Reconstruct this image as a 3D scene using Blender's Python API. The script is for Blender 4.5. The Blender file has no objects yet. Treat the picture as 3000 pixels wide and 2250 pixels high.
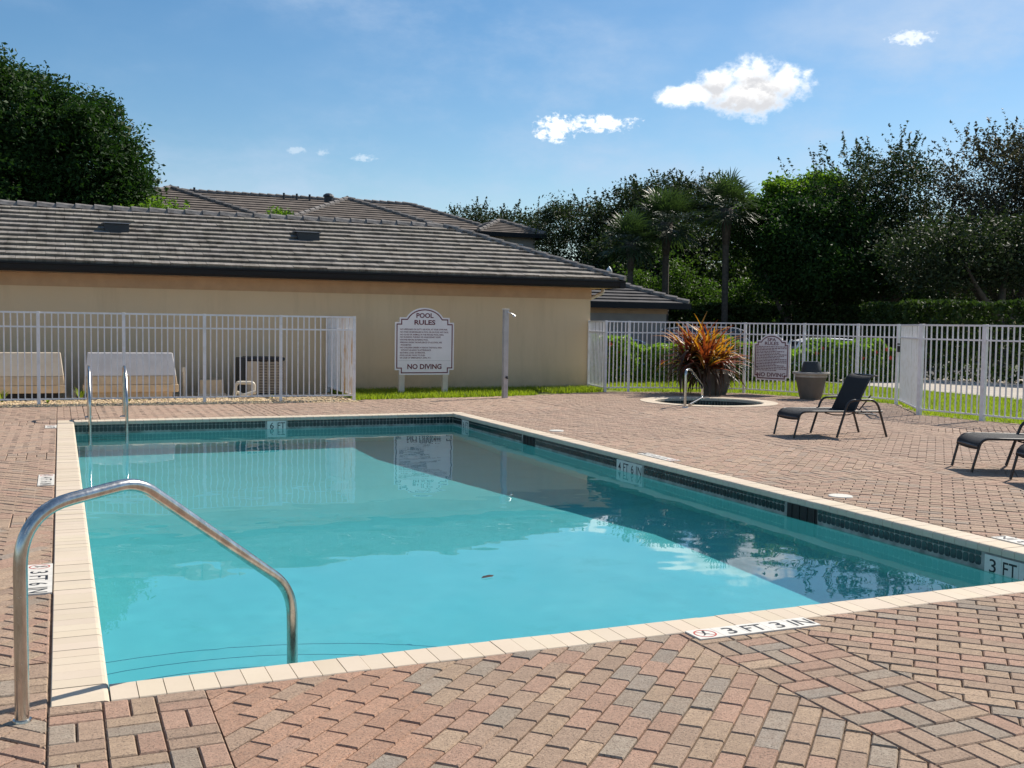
import bpy, bmesh, math, random
import numpy as np
from mathutils import Vector, Matrix
rad = math.radians
SC = bpy.context.scene
COL = SC.collection

# ------------------------------------------------------------------ camera
def cam_axes(pitch, roll, yaw):
    cy, sy = math.cos(yaw), math.sin(yaw)
    fwd = Vector((sy * math.cos(pitch), cy * math.cos(pitch), math.sin(pitch)))
    right = Vector((cy, -sy, 0)); up = right.cross(fwd)
    c, s = math.cos(roll), math.sin(roll)
    return c * right + s * up, -s * right + c * up, fwd
CR, CU, CF = cam_axes(-0.0574549873, 0.0142421832, 0.403624404)
CAM = Vector((0, 0, 1.45))
FPX = 3102.955
cd = bpy.data.cameras.new('camera'); cam = bpy.data.objects.new('camera', cd); COL.objects.link(cam)
cd.sensor_fit = 'HORIZONTAL'; cd.sensor_width = 36.0; cd.lens = FPX / 3000 * 36.0
cd.clip_start = 0.05; cd.clip_end = 3000
m = Matrix.Identity(4)
for i in range(3):
    m[i][0] = CR[i]; m[i][1] = CU[i]; m[i][2] = -CF[i]; m[i][3] = CAM[i]
cam.matrix_world = m
SC.camera = cam

# ------------------------------------------------------------------ sun, sky, exposure
SUN_AZ = rad(71.5)          # from +Y towards +X
SUN_EL = rad(44.5)
SUN_STRENGTH = 5.0
SKY_STRENGTH = 0.082
sun_dir = Vector((math.sin(SUN_AZ) * math.cos(SUN_EL), math.cos(SUN_AZ) * math.cos(SUN_EL), math.sin(SUN_EL)))
sd = bpy.data.lights.new('sun', 'SUN'); sd.energy = SUN_STRENGTH; sd.angle = rad(0.5); sd.color = (1.0, 0.93, 0.82)
sun = bpy.data.objects.new('sun', sd); COL.objects.link(sun)
sun.rotation_euler = (-sun_dir).to_track_quat('-Z', 'Y').to_euler()
sun.location = (20, 12, 30)
sd.cycles.is_caustics_light = True

SC.view_settings.view_transform = 'Standard'
SC.view_settings.look = 'None'
SC.view_settings.exposure = 0.40
SC.view_settings.gamma = 1.0
SC.view_settings.use_curve_mapping = False
SC.render.engine = 'CYCLES'
SC.cycles.use_denoising = True
SC.cycles.max_bounces = 10
SC.cycles.transparent_max_bounces = 12
SC.cycles.sample_clamp_indirect = 6.0
SC.cycles.blur_glossy = 0.3

world = bpy.data.worlds.new("World"); SC.world = world; world.use_nodes = True
WN = world.node_tree.nodes; WL = world.node_tree.links
WN.clear()
def wmath(op, a, b=None, clamp=False):
    n = WN.new('ShaderNodeMath'); n.operation = op; n.use_clamp = clamp
    for i, v in enumerate((a, b)):
        if v is None: continue
        if isinstance(v, (int, float)): n.inputs[i].default_value = v
        else: WL.new(v, n.inputs[i])
    return n.outputs[0]
def wdot(vec, c):
    n = WN.new('ShaderNodeVectorMath'); n.operation = 'DOT_PRODUCT'
    WL.new(vec, n.inputs[0]); n.inputs[1].default_value = c
    return n.outputs['Value']
def wsmooth(v, lo, hi):
    n = WN.new('ShaderNodeMapRange'); n.interpolation_type = 'SMOOTHSTEP'
    WL.new(v, n.inputs['Value']); n.inputs['From Min'].default_value = lo; n.inputs['From Max'].default_value = hi
    return n.outputs['Result']
def build_sky():
    out = WN.new('ShaderNodeOutputWorld'); bg = WN.new('ShaderNodeBackground')
    bg.inputs['Strength'].default_value = SKY_STRENGTH
    sky = WN.new('ShaderNodeTexSky'); sky.sky_type = 'NISHITA'; sky.sun_disc = False
    sky.sun_elevation = SUN_EL; sky.sun_rotation = SUN_AZ
    sky.air_density = 1.0; sky.dust_density = 0.35; sky.ozone_density = 2.0; sky.altitude = 0
    tc = WN.new('ShaderNodeTexCoord'); d = tc.outputs['Generated']
    # cloud-shaping noise on the dome
    def noise(scale, detail, rough, off=(0, 0, 0), stretch=(1, 1, 1)):
        mp = WN.new('ShaderNodeMapping'); WL.new(d, mp.inputs[0]); mp.inputs['Location'].default_value = off
        mp.inputs['Scale'].default_value = stretch
        n = WN.new('ShaderNodeTexNoise'); n.inputs['Scale'].default_value = scale
        n.inputs['Detail'].default_value = detail; n.inputs['Roughness'].default_value = rough
        WL.new(mp.outputs[0], n.inputs['Vector']); return n.outputs['Fac']
    n1 = noise(62, 9, 0.62, (3.1, 0.4, 1.7), (1, 1, 1.35)); n2 = noise(21, 4, 0.55, (7.2, 2.2, 0.3))
    turb = wmath('ADD', wmath('MULTIPLY', wmath('SUBTRACT', n1, 0.5), 4.2), wmath('MULTIPLY', wmath('SUBTRACT', n2, 0.5), 2.4))
    # cumulus: azimuth from +Y to +X, elevation, half sizes (degrees)
    puffs = [(35.4, 12.05, 2.3, 1.35, 1.0), (35.1, 12.9, 1.3, .95, 1.0), (32.2, 11.95, 1.5, .62, .97), (37.2, 12.4, 1.5, .95, 1.0), (35.9, 13.05, 1.15, .9, 1.0), (34.0, 12.6, 1.2, .8, 1.0),
             (25.3, 10.3, 1.1, 0.72, .85), (27.4, 10.55, 2.0, 0.48, .75),
             (43.2, 14.2, 1.1, 0.36, .5), (11.55, 8.8, 0.55, 0.17, .2), (12.95, 8.75, 0.4, 0.17, .2), (15.1, 8.55, 0.65, 0.22, .26),
             (70, 22, 6, 2.6, 1), (96, 14, 5, 2.0, 1), (128, 24, 7, 3.2, 1), (165, 15, 6, 2.2, 1), (205, 30, 8, 4, 1),
             (240, 13, 5, 1.8, 1), (275, 21, 6, 2.8, 1), (310, 34, 7, 3.2, 1), (335, 46, 7, 4, 1), (20, 58, 8, 4, 1)]
    n4 = noise(170, 7, 0.62, (1.7, 5.1, 3.3), (1, 1, 1.4)); fine = wmath('ADD', wmath('MULTIPLY', wmath('SUBTRACT', n4, 0.5), 5.5), wmath('MULTIPLY', wmath('SUBTRACT', n1, 0.5), 3.0))
    total = None; shade = None
    for az, el, a, b, k in puffs:
        az, el, a, b = map(rad, (az, el, a, b))
        c = Vector((math.sin(az) * math.cos(el), math.cos(az) * math.cos(el), math.sin(el)))
        r = Vector((math.cos(az), -math.sin(az), 0)); u = r.cross(c)
        w = wdot(d, c); up = wdot(d, u)
        x = wmath('DIVIDE', wdot(d, r), a); y = wmath('DIVIDE', up, b)
        q = wmath('ADD', wmath('MULTIPLY', x, x), wmath('MULTIPLY', y, y))
        v = wmath('ADD', wmath('SUBTRACT', 1.0, q), wmath('MULTIPLY', turb if k > .86 else fine, 0.8))
        mk = wmath('MULTIPLY', wmath('POWER', wsmooth(v, -0.35, 1.15), 1.4), wmath('GREATER_THAN', w, 0.5))
        mk = wmath('MULTIPLY', mk, k)
        total = mk if total is None else wmath('MAXIMUM', total, mk)
        if k == 1.0:
            s = wmath('MULTIPLY', mk, wsmooth(wmath('ADD', wmath('MULTIPLY', y, -1.0), wmath('MULTIPLY', turb, .5)), -0.6, 0.9))
            shade = s if shade is None else wmath('MAXIMUM', shade, s)
    # thin high veil
    n3 = noise(2.2, 5, 0.55, (0.3, 4.1, 2.2), (1.0, 1.0, 2.6))
    veil = wmath('MULTIPLY', wmath('MULTIPLY', wsmooth(n3, 0.34, 0.66), wsmooth(noise(4.5, 7, 0.62, (1.3, 2.1, 5.2), (1, 1, 2.0)), .36, .72)), 0.75)
    # colours (divided by the background strength)
    def mix(fac, a, b):
        n = WN.new('ShaderNodeMix'); n.data_type = 'RGBA'
        WL.new(fac, n.inputs[0])
        for sock, v in ((n.inputs[6], a), (n.inputs[7], b)):
            if isinstance(v, tuple): sock.default_value = v
            else: WL.new(v, sock)
        return n.outputs[2]
    k = .76 / SKY_STRENGTH
    gm = WN.new('ShaderNodeHueSaturation'); WL.new(sky.outputs[0], gm.inputs['Color']); gm.inputs['Saturation'].default_value = 1.27; gm.inputs['Hue'].default_value = .4965; gm.inputs['Value'].default_value = 1.06
    base = mix(veil, gm.outputs[0], (0.58 * k, 0.71 * k, 0.90 * k, 1))
    ccol = mix(shade, (1.45 * k, 1.42 * k, 1.38 * k, 1), (0.74 * k, 0.75 * k, 0.78 * k, 1))
    fin = mix(total, base, ccol)
    WL.new(fin, bg.inputs['Color']); WL.new(bg.outputs[0], out.inputs[0])
build_sky()

# ------------------------------------------------------------------ mesh helpers
class MB:
    def __init__(s): s.v = []; s.f = []; s.c = []
    def face(s, idx, c=None): s.f.append(tuple(idx)); s.c.append(c)
    def add(s, vs, fs, c=None):
        o = len(s.v); s.v.extend([tuple(p) for p in vs])
        for f in fs: s.f.append(tuple(i + o for i in f)); s.c.append(c)
    def box(s, x0, x1, y0, y1, z0, z1, c=None, M=None):
        vs = [Vector((x, y, z)) for z in (z0, z1) for y in (y0, y1) for x in (x0, x1)]
        if M is not None: vs = [M @ p for p in vs]
        s.add(vs, [(0, 2, 3, 1), (4, 5, 7, 6), (0, 1, 5, 4), (2, 6, 7, 3), (0, 4, 6, 2), (1, 3, 7, 5)], c)
    def bbox(s, x0, x1, y0, y1, z0, z1, b, c=None, M=None):
        """box with bevelled edges"""
        bm = bmesh.new(); bmesh.ops.create_cube(bm, size=1)
        for v in bm.verts:
            v.co = ((x0 + x1) / 2 + v.co.x * (x1 - x0), (y0 + y1) / 2 + v.co.y * (y1 - y0), (z0 + z1) / 2 + v.co.z * (z1 - z0))
        bmesh.ops.bevel(bm, geom=bm.edges[:], offset=b, segments=2, affect='EDGES', profile=0.5)
        s.addbm(bm, c, M); bm.free()
    def addbm(s, bm, c=None, M=None):
        bm.verts.index_update()
        s.add([(M @ v.co if M is not None else v.co) for v in bm.verts], [[v.index for v in f.verts] for f in bm.faces], c)
    def tube(s, pts, r, n=10, caps=True, c=None, closed=False):
        pts = [Vector(p) for p in pts]; k = len(pts)
        rs = r if isinstance(r, (list, tuple)) else [r] * k
        tang = []
        for i in range(k):
            a = pts[i - 1] if (i > 0 or closed) else pts[i]; b = pts[(i + 1) % k] if (i < k - 1 or closed) else pts[i]
            tang.append((b - a).normalized())
        ref = Vector((0, 0, 1)) if abs(tang[0].z) < 0.9 else Vector((1, 0, 0))
        nrm = (ref - ref.dot(tang[0]) * tang[0]).normalized()
        o = len(s.v)
        for i in range(k):
            t = tang[i]; nrm = (nrm - nrm.dot(t) * t).normalized(); bi = t.cross(nrm)
            for j in range(n):
                a = 2 * math.pi * j / n
                s.v.append(tuple(pts[i] + rs[i] * (math.cos(a) * nrm + math.sin(a) * bi)))
        for i in range(k if closed else k - 1):
            i2 = (i + 1) % k
            for j in range(n):
                s.face((o + i * n + j, o + i * n + (j + 1) % n, o + i2 * n + (j + 1) % n, o + i2 * n + j), c)
        if caps and not closed:
            s.face([o + j for j in range(n)][::-1], c); s.face([o + (k - 1) * n + j for j in range(n)], c)
    def lathe(s, prof, n=24, cx=0, cy=0, c=None):
        o = len(s.v); k = len(prof)
        for (r, z) in prof:
            for j in range(n):
                a = 2 * math.pi * j / n; s.v.append((cx + r * math.cos(a), cy + r * math.sin(a), z))
        for i in range(k - 1):
            for j in range(n):
                s.face((o + i * n + j, o + i * n + (j + 1) % n, o + (i + 1) * n + (j + 1) % n, o + (i + 1) * n + j), c)
    def build(s, name, mat, parent=None, smooth=False, loc=None):
        me = bpy.data.meshes.new(name); me.from_pydata(s.v, [], s.f); me.update()
        if any(x is not None for x in s.c):
            at = me.attributes.new('tint', 'FLOAT_COLOR', 'FACE')
            arr = np.ones((len(s.f), 4), np.float32)
            for i, x in enumerate(s.c):
                if x is not None: arr[i, :3] = x
            at.data.foreach_set('color', arr.ravel())
        if smooth: me.polygons.foreach_set('use_smooth', np.ones(len(me.polygons), bool))
        if mat is not None: me.materials.append(mat)
        return link(name, me, parent, loc)
def link(name, me, parent=None, loc=None):
    o = bpy.data.objects.new(name, me); COL.objects.link(o)
    if parent is not None: o.parent = parent
    if loc is not None: o.location = loc
    return o
def sharp(o, ang=40):
    o.data.set_sharp_from_angle(angle=rad(ang)); return o
def tag(o, label, cat, group=None):
    o['label'] = label; o['category'] = cat
    if group: o['group'] = group
    return o
def thing(name, label, cat, loc=(0, 0, 0), rz=0, group=None):
    o = bpy.data.objects.new(name, None); COL.objects.link(o); o.location = loc; o.rotation_euler = (0, 0, rz)
    o.empty_display_size = 0.2
    return tag(o, label, cat, group)
def struct(o): o['kind'] = 'structure'; return o
def stuff(o): o['kind'] = 'stuff'; return o
def copy_tree(o, parent=None):
    c = o.copy(); COL.objects.link(c)
    if parent is not None: c.parent = parent
    for ch in list(o.children): copy_tree(ch, c)
    return c
def arc_path(pts, rr, n=6):
    """round the corners of a polyline"""
    pts = [Vector(p) for p in pts]; out = [pts[0]]
    for i in range(1, len(pts) - 1):
        a, b, c = pts[i - 1], pts[i], pts[i + 1]
        r = rr[i - 1] if isinstance(rr, (list, tuple)) else rr
        u = (a - b); w = (c - b); r = min(r, u.length * .49, w.length * .49)
        p0 = b + u.normalized() * r; p2 = b + w.normalized() * r
        for k in range(n + 1):
            t = k / n; out.append((1 - t) ** 2 * p0 + 2 * t * (1 - t) * b + t * t * p2)
    out.append(pts[-1]); return out

# ------------------------------------------------------------------ materials
def mat(name, color=(.5, .5, .5), rough=.6, metal=0.0, spec=.5, build=None):
    m = bpy.data.materials.new(name); m.use_nodes = True
    b = m.node_tree.nodes['Principled BSDF']
    b.inputs['Base Color'].default_value = (*color, 1); b.inputs['Roughness'].default_value = rough
    b.inputs['Metallic'].default_value = metal; b.inputs['Specular IOR Level'].default_value = spec
    if build: build(m.node_tree, b)
    return m
def nnoise(t, scale, detail=4, rough=.55, coord='Object', stretch=None):
    tc = t.nodes.new('ShaderNodeNewGeometry' if coord == 'Position' else 'ShaderNodeTexCoord'); n = t.nodes.new('ShaderNodeTexNoise')
    n.inputs['Scale'].default_value = scale; n.inputs['Detail'].default_value = detail; n.inputs['Roughness'].default_value = rough
    if stretch:
        mp = t.nodes.new('ShaderNodeMapping'); mp.inputs['Scale'].default_value = stretch
        t.links.new(tc.outputs[coord], mp.inputs[0]); t.links.new(mp.outputs[0], n.inputs['Vector'])
    else: t.links.new(tc.outputs[coord], n.inputs['Vector'])
    return n.outputs['Fac']
def nramp(t, fac, stops):
    r = t.nodes.new('ShaderNodeValToRGB'); e = r.color_ramp.elements
    while len(e) > 1: e.remove(e[-1])
    e[0].position = stops[0][0]; e[0].color = (*stops[0][1], 1)
    for p, c in stops[1:]:
        x = e.new(p); x.color = (*c, 1)
    t.links.new(fac, r.inputs[0]); return r.outputs[0]
def nmix(t, fac, a, b, mode='MIX'):
    n = t.nodes.new('ShaderNodeMix'); n.data_type = 'RGBA'; n.blend_type = mode
    if isinstance(fac, (int, float)): n.inputs[0].default_value = fac
    else: t.links.new(fac, n.inputs[0])
    for s, v in ((n.inputs[6], a), (n.inputs[7], b)):
        if isinstance(v, tuple): s.default_value = (*v, 1)
        else: t.links.new(v, s)
    return n.outputs[2]
def nbump(t, b, h, strength=.3, dist=.01):
    n = t.nodes.new('ShaderNodeBump'); n.inputs['Strength'].default_value = strength; n.inputs['Distance'].default_value = dist
    t.links.new(h, n.inputs['Height']); t.links.new(n.outputs[0], b.inputs['Normal'])
def attr(t, name='tint'):
    a = t.nodes.new('ShaderNodeAttribute'); a.attribute_name = name; return a.outputs['Color']
def varied(c, amt=.25, scale=6, bump=0, bscale=60):
    lo = tuple(x * (1 - amt) for x in c); hi = tuple(min(1, x * (1 + amt)) for x in c)
    def f(t, b):
        t.links.new(nramp(t, nnoise(t, scale), [(.3, lo), (.7, hi)]), b.inputs['Base Color'])
        if bump: nbump(t, b, nnoise(t, bscale, 5), bump, .01)
    return f
def m_paver():
    def f(t, b):
        c = attr(t)
        sp = nnoise(t, 105, 4, .75)
        c = nmix(t, nramp(t, sp, [(.39, (1, 1, 1)), (.48, (0, 0, 0))]), c, nmix(t, .74, c, (.06, .045, .035)))
        c = nmix(t, nramp(t, nnoise(t, 140, 3, .7), [(.60, (0, 0, 0)), (.67, (1, 1, 1))]), c, nmix(t, .55, c, (.62, .5, .4)))
        c = nmix(t, nramp(t, nnoise(t, 26, 5, .7), [(.35, (.75, .75, .75)), (.66, (0, 0, 0))]), c, nmix(t, .55, c, (.16, .11, .08)))
        c = nmix(t, nramp(t, nnoise(t, 9, 5), [(.3, (0, 0, 0)), (.75, (.30, .30, .30))]), c, nmix(t, .6, c, (.42, .30, .22)))
        c = nmix(t, nramp(t, nnoise(t, .8, 5), [(.42, (0, 0, 0)), (.8, (.3, .3, .3))]), c, nmix(t, .5, c, (.2, .15, .11)))
        t.links.new(c, b.inputs['Base Color'])
        nbump(t, b, nnoise(t, 90, 6, .75), .7, .008)
    return mat('concrete_paver', rough=.88, spec=.25, build=f)
M = {}
M['paver'] = m_paver()
M['sand'] = mat('joint_sand', rough=.95, build=varied((.19, .135, .09), .4, 30, .4, 120))
def f_coping(t, b):
    c = nmix(t, nnoise(t, 3, 4), (.52, .43, .325), (.60, .505, .395))
    c = nmix(t, nramp(t, nnoise(t, 40, 4), [(.55, (0, 0, 0)), (.8, (.35, .35, .35))]), c, (.50, .40, .30))
    t.links.new(nmix(t, 1.0, c, attr(t), 'MULTIPLY'), b.inputs['Base Color']); nbump(t, b, nnoise(t, 200, 4), .15, .003)
M['coping'] = mat('cast_coping', rough=.75, spec=.3, build=f_coping)
M['grout'] = mat('pool_grout', rough=.85, build=varied((.27, .26, .23), .45, 9))
def f_tile(t, b):
    t.links.new(nmix(t, 1.0, nmix(t, nnoise(t, 14, 3), (.010, .022, .022), (.025, .045, .040)), attr(t), 'MULTIPLY'), b.inputs['Base Color'])
M['tile'] = mat('glazed_dark_green_tile', rough=.12, spec=.5, build=f_tile)
def f_plaster(t, b):
    c = nmix(t, nnoise(t, 1.1, 6, .6), (.32, .54, .52), (.48, .665, .65))
    c = nmix(t, nramp(t, nnoise(t, 2.3, 6, .7), [(.55, (0, 0, 0)), (.75, (.4, .4, .4))]), c, (.23, .42, .35))
    t.links.new(c, b.inputs['Base Color'])
M['plaster'] = mat('pool_plaster', rough=.9, spec=.1, build=f_plaster)
M['spaplaster'] = mat('dark_spa_plaster', rough=.8, build=varied((.06, .13, .14), .2, 4))
M['stepline'] = mat('step_edge_tile', (.03, .10, .16), .4)
M['marker'] = mat('marker_tile_white', rough=.45, build=varied((.66, .62, .55), .08, 20))
M['black'] = mat('black_print', (.012, .012, .013), .5)
M['redprint'] = mat('red_print', (.45, .07, .04), .5)
M['maroon'] = mat('maroon_print', (.13, .014, .028), .5)
M['void'] = mat('dark_opening', (.015, .012, .010), .7)
def f_steel(t, b):
    t.links.new(nramp(t, nnoise(t, 30, 5, .6, stretch=(1, 1, .25)), [(.35, (.42, .40, .37)), (.7, (.66, .64, .60))]), b.inputs['Base Color'])
    r = t.nodes.new('ShaderNodeMapRange'); t.links.new(nnoise(t, 60, 4), r.inputs[0]); r.inputs[3].default_value = .12; r.inputs[4].default_value = .34
    t.links.new(r.outputs[0], b.inputs['Roughness'])
M['steel'] = mat('stainless_steel', metal=1.0, rough=.2, build=f_steel)
def f_white(t, b):
    t.links.new(nmix(t, nramp(t, nnoise(t, 7, 5, .6, 'Position'), [(.46, (0, 0, 0)), (.78, (.6, .6, .6))]), (.77, .75, .76), (.55, .50, .44)), b.inputs['Base Color'])
M['white_metal'] = mat('white_painted_aluminium', rough=.42, build=f_white)
def f_rusty(t, b):
    fac = nramp(t, nnoise(t, 2.6, 4, .6, 'Position', (1.6, 1.6, .5)), [(.46, (0, 0, 0)), (.60, (1, 1, 1))])
    t.links.new(nmix(t, fac, (.74, .72, .70), (.55, .30, .11)), b.inputs['Base Color'])
M['rusty_metal'] = mat('white_metal_with_rust_runs', rough=.5, build=f_rusty)
def f_stucco(lo, hi):
    def f(t, b):
        c = nmix(t, nnoise(t, 1.2, 6, .6), lo, hi)
        c = nmix(t, nramp(t, nnoise(t, 2.2, 6, .7, stretch=(1, 1, .12)), [(.50, (0, 0, 0)), (.78, (.45, .45, .45))]), c, tuple(x * .72 for x in lo))
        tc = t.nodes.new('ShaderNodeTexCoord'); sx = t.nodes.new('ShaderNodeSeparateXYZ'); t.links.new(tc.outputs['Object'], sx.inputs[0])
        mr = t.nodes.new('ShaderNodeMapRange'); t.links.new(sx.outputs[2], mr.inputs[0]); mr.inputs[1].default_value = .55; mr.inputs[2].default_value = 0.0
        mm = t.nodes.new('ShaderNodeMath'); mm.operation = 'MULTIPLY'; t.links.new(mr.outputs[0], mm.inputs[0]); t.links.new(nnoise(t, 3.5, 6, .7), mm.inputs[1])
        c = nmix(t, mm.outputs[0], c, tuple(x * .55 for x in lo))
        t.links.new(c, b.inputs['Base Color']); nbump(t, b, nnoise(t, 70, 5, .7), .6, .012)
    return f
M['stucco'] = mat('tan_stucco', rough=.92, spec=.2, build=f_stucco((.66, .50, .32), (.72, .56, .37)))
M['stucco_band'] = mat('terracotta_stucco', rough=.9, spec=.2, build=varied((.50, .335, .21), .08, 4, .4, 70))
M['soffit'] = mat('peach_soffit', rough=.85, build=varied((.56, .39, .26), .08, 4))
M['gutter'] = mat('dark_bronze_gutter', (.012, .012, .014), .6, spec=.25)
def f_rtile(t, b):
    c = nramp(t, nnoise(t, 5, 7, .65, stretch=(1, .35, .35)), [(.28, (.11, .097, .085)), (.46, (.235, .212, .188)), (.72, (.37, .338, .30))])
    c = nmix(t, nramp(t, nnoise(t, 40, 4, .7, stretch=(1, .2, .2)), [(.45, (0, 0, 0)), (.8, (.8, .8, .8))]), c, nmix(t, .6, c, (.05, .045, .04)))
    c = nmix(t, nramp(t, nnoise(t, .35, 4), [(.42, (0, 0, 0)), (.7, (.5, .5, .5))]), c, nmix(t, .5, c, (.09, .08, .07)))
    t.links.new(nmix(t, 1.0, c, attr(t), 'MULTIPLY'), b.inputs['Base Color']); nbump(t, b, nnoise(t, 80, 5, .7), .4, .008)
M['rtile'] = mat('weathered_concrete_roof_tile', rough=.9, spec=.2, build=f_rtile)
M['rtile_far'] = mat('brown_grey_roof_tile', rough=.9, spec=.2, build=varied((.15, .125, .108), .3, 2.5))
M['rtile_treeshade'] = mat('tree_shaded_roof_tile', rough=.8, spec=.3, build=varied((.055, .052, .055), .4, 3))  # outbuilding roof: shade of the trees is put into the tile colour
M['captile'] = mat('ridge_tile', rough=.9, spec=.2, build=varied((.19, .175, .165), .4, 7, .3, 60))
M['underlay'] = mat('roof_underlay', (.02, .02, .022), .9)
M['vent'] = mat('dark_roof_vent', (.025, .027, .034), .45)
M['ventflash'] = mat('grey_vent_lid', (.16, .16, .17), .5)
M['greywall'] = mat('grey_stucco', rough=.9, build=varied((.33, .30, .27), .08, 2, .3, 50))
M['creamwall'] = mat('cream_stucco', rough=.9, build=varied((.42, .36, .28), .08, 2))
M['glass_dark'] = mat('window_glass', (.03, .04, .05), .05)
M['pvc'] = mat('cream_pvc', rough=.45, build=varied((.60, .54, .44), .15, 8))
def f_fibre(t, b):
    t.links.new(nmix(t, nramp(t, nnoise(t, 4, 6, .65), [(.45, (0, 0, 0)), (.75, (.5, .5, .5))]), (.66, .56, .43), (.50, .36, .22)), b.inputs['Base Color'])
M['fibre'] = mat('cream_fibreglass', rough=.6, build=f_fibre)
M['fibre_low'] = mat('tan_fibreglass', rough=.65, build=varied((.62, .46, .29), .15, 4))
M['fibre_grey'] = mat('grey_white_fibreglass', rough=.6, build=varied((.58, .55, .53), .1, 5))
M['ac'] = mat('beige_metal', rough=.5, build=varied((.44, .36, .27), .12, 5))
M['darkplastic'] = mat('dark_plastic', (.02, .021, .024), .5)
M['gravel'] = mat('tan_gravel', rough=.95, build=varied((.44, .34, .22), .4, 50, .5, 60))
def f_grav(t, b): t.links.new(nmix(t, 1.0, nmix(t, nnoise(t, 60), (.50, .39, .26), (.72, .59, .42)), attr(t), 'MULTIPLY'), b.inputs['Base Color'])
M['pebble'] = mat('pale_tan_pebble', rough=.9, build=f_grav)
M['soil'] = mat('lawn_soil', rough=1, build=varied((.13, .14, .03), .4, 3, .5, 60))
M['concrete'] = mat('pale_concrete', rough=.9, build=varied((.40, .35, .29), .2, 3, .3, 60))
M['asphalt'] = mat('asphalt', rough=.95, build=varied((.055, .054, .052), .25, 2, .3, 80))
M['kerb'] = mat('kerb_concrete', rough=.9, build=varied((.5, .46, .40), .15, 3))
M['earth'] = mat('far_ground', rough=1, build=varied((.05, .065, .028), .4, .2))
def leafmat(name, lo, hi, trans=.35, rough=.5, scale=.5, spec=.4, fine=7):
    m = bpy.data.materials.new(name); m.use_nodes = True; t = m.node_tree; b = t.nodes['Principled BSDF']
    f = t.nodes.new('ShaderNodeMath'); f.operation = 'ADD'
    a1 = nnoise(t, scale, 3); a2 = nnoise(t, fine, 2)
    t.links.new(a1, f.inputs[0]); t.links.new(a2, f.inputs[1])
    h = t.nodes.new('ShaderNodeMath'); h.operation = 'MULTIPLY'; t.links.new(f.outputs[0], h.inputs[0]); h.inputs[1].default_value = .5
    c = nramp(t, h.outputs[0], [(.33, lo), (.67, hi)])
    t.links.new(c, b.inputs['Base Color']); b.inputs['Roughness'].default_value = rough; b.inputs['Specular IOR Level'].default_value = spec
    tr = t.nodes.new('ShaderNodeBsdfTranslucent'); mx = t.nodes.new('ShaderNodeMixShader'); mx.inputs[0].default_value = trans
    c2 = nmix(t, 1.0, c, (1.5, 1.7, .7), 'MULTIPLY')
    t.links.new(c2, tr.inputs[0])
    t.links.new(b.outputs[0], mx.inputs[1]); t.links.new(tr.outputs[0], mx.inputs[2])
    t.links.new(mx.outputs[0], t.nodes['Material Output'].inputs[0]); return m
M['leaf_ficus'] = leafmat('ficus_leaf', (.012, .034, .009), (.036, .078, .018), .26, .6, spec=.15)
M['leaf_oak'] = leafmat('oak_leaf', (.020, .032, .016), (.042, .062, .028), .22, .6, spec=.2)
M['leaf_brown'] = leafmat('brownish_oak_leaf', (.030, .032, .024), (.075, .068, .048), .22, .6, spec=.2)
M['leaf_bright'] = leafmat('bright_green_leaf', (.06, .12, .015), (.14, .22, .03), .5, .5, spec=.25)
M['leaf_hedge'] = leafmat('hibiscus_leaf', (.09, .16, .02), (.19, .29, .045), .5, .3)
M['leaf_under'] = leafmat('understorey_leaf', (.03, .07, .014), (.075, .125, .026), .4, .55, spec=.25)
M['leaf_dark'] = leafmat('clipped_hedge_leaf', (.02, .04, .012), (.05, .08, .02), .3, .6, spec=.2)
M['leaf_palm'] = leafmat('palm_leaf', (.022, .045, .020), (.055, .085, .036), .28, .5)
M['grassblade'] = leafmat('grass_blade', (.14, .19, .018), (.28, .325, .035), .5, .5, 1.2, .3)
M['strap_red'] = leafmat('red_strap_leaf', (.13, .022, .014), (.28, .055, .02), .3, .45)
M['strap_orange'] = leafmat('orange_strap_leaf', (.34, .12, .018), (.52, .25, .03), .35, .45)
M['strap_dark'] = leafmat('dark_maroon_strap_leaf', (.035, .020, .014), (.10, .055, .03), .25, .45)
M['strap_green'] = leafmat('olive_strap_leaf', (.06, .075, .02), (.14, .14, .035), .3, .45)
M['flower'] = mat('red_flower', (.55, .04, .02), .6)
M['bark'] = mat('bark', rough=.95, build=varied((.07, .058, .045), .4, 8, .7, 30))
M['palmbark'] = mat('palm_bark', rough=.95, build=varied((.075, .062, .05), .4, 10, .7, 30))
M['pot'] = mat('brown_grey_planter', rough=.7, build=varied((.125, .105, .085), .15, 4, .2, 60))
M['potrim'] = mat('planter_rim', rough=.6, build=varied((.36, .33, .29), .15, 6))
M['signwhite'] = mat('sign_white', rough=.55, build=varied((.80, .76, .76), .05, 3))
M['signpost'] = mat('cream_post', rough=.6, build=varied((.62, .54, .44), .12, 5))
M['galv'] = mat('galvanised_post', rough=.4, metal=.4, build=varied((.45, .43, .43), .15, 6))
M['frame'] = mat('dark_brown_frame', (.028, .021, .018), .35)
def f_sling(t, b):
    tc = t.nodes.new('ShaderNodeTexCoord'); w = t.nodes.new('ShaderNodeTexWave'); w.inputs['Scale'].default_value = 55; t.links.new(tc.outputs['Object'], w.inputs[0])
    t.links.new(nramp(t, w.outputs['Fac'], [(.3, (.008, .008, .009)), (.7, (.030, .029, .030))]), b.inputs['Base Color']); nbump(t, b, w.outputs['Fac'], .4, .003)
M['sling'] = mat('black_sling_fabric', rough=.7, spec=.25, build=f_sling)
M['carwhite'] = mat('white_car_paint', (.75, .75, .75), .25)
M['carblue'] = mat('blue_grey_car_paint', (.06, .10, .20), .25)
M['cargrey'] = mat('grey_car_paint', (.16, .17, .19), .25)
M['cardark'] = mat('navy_car_paint', (.02, .025, .06), .25)
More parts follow.
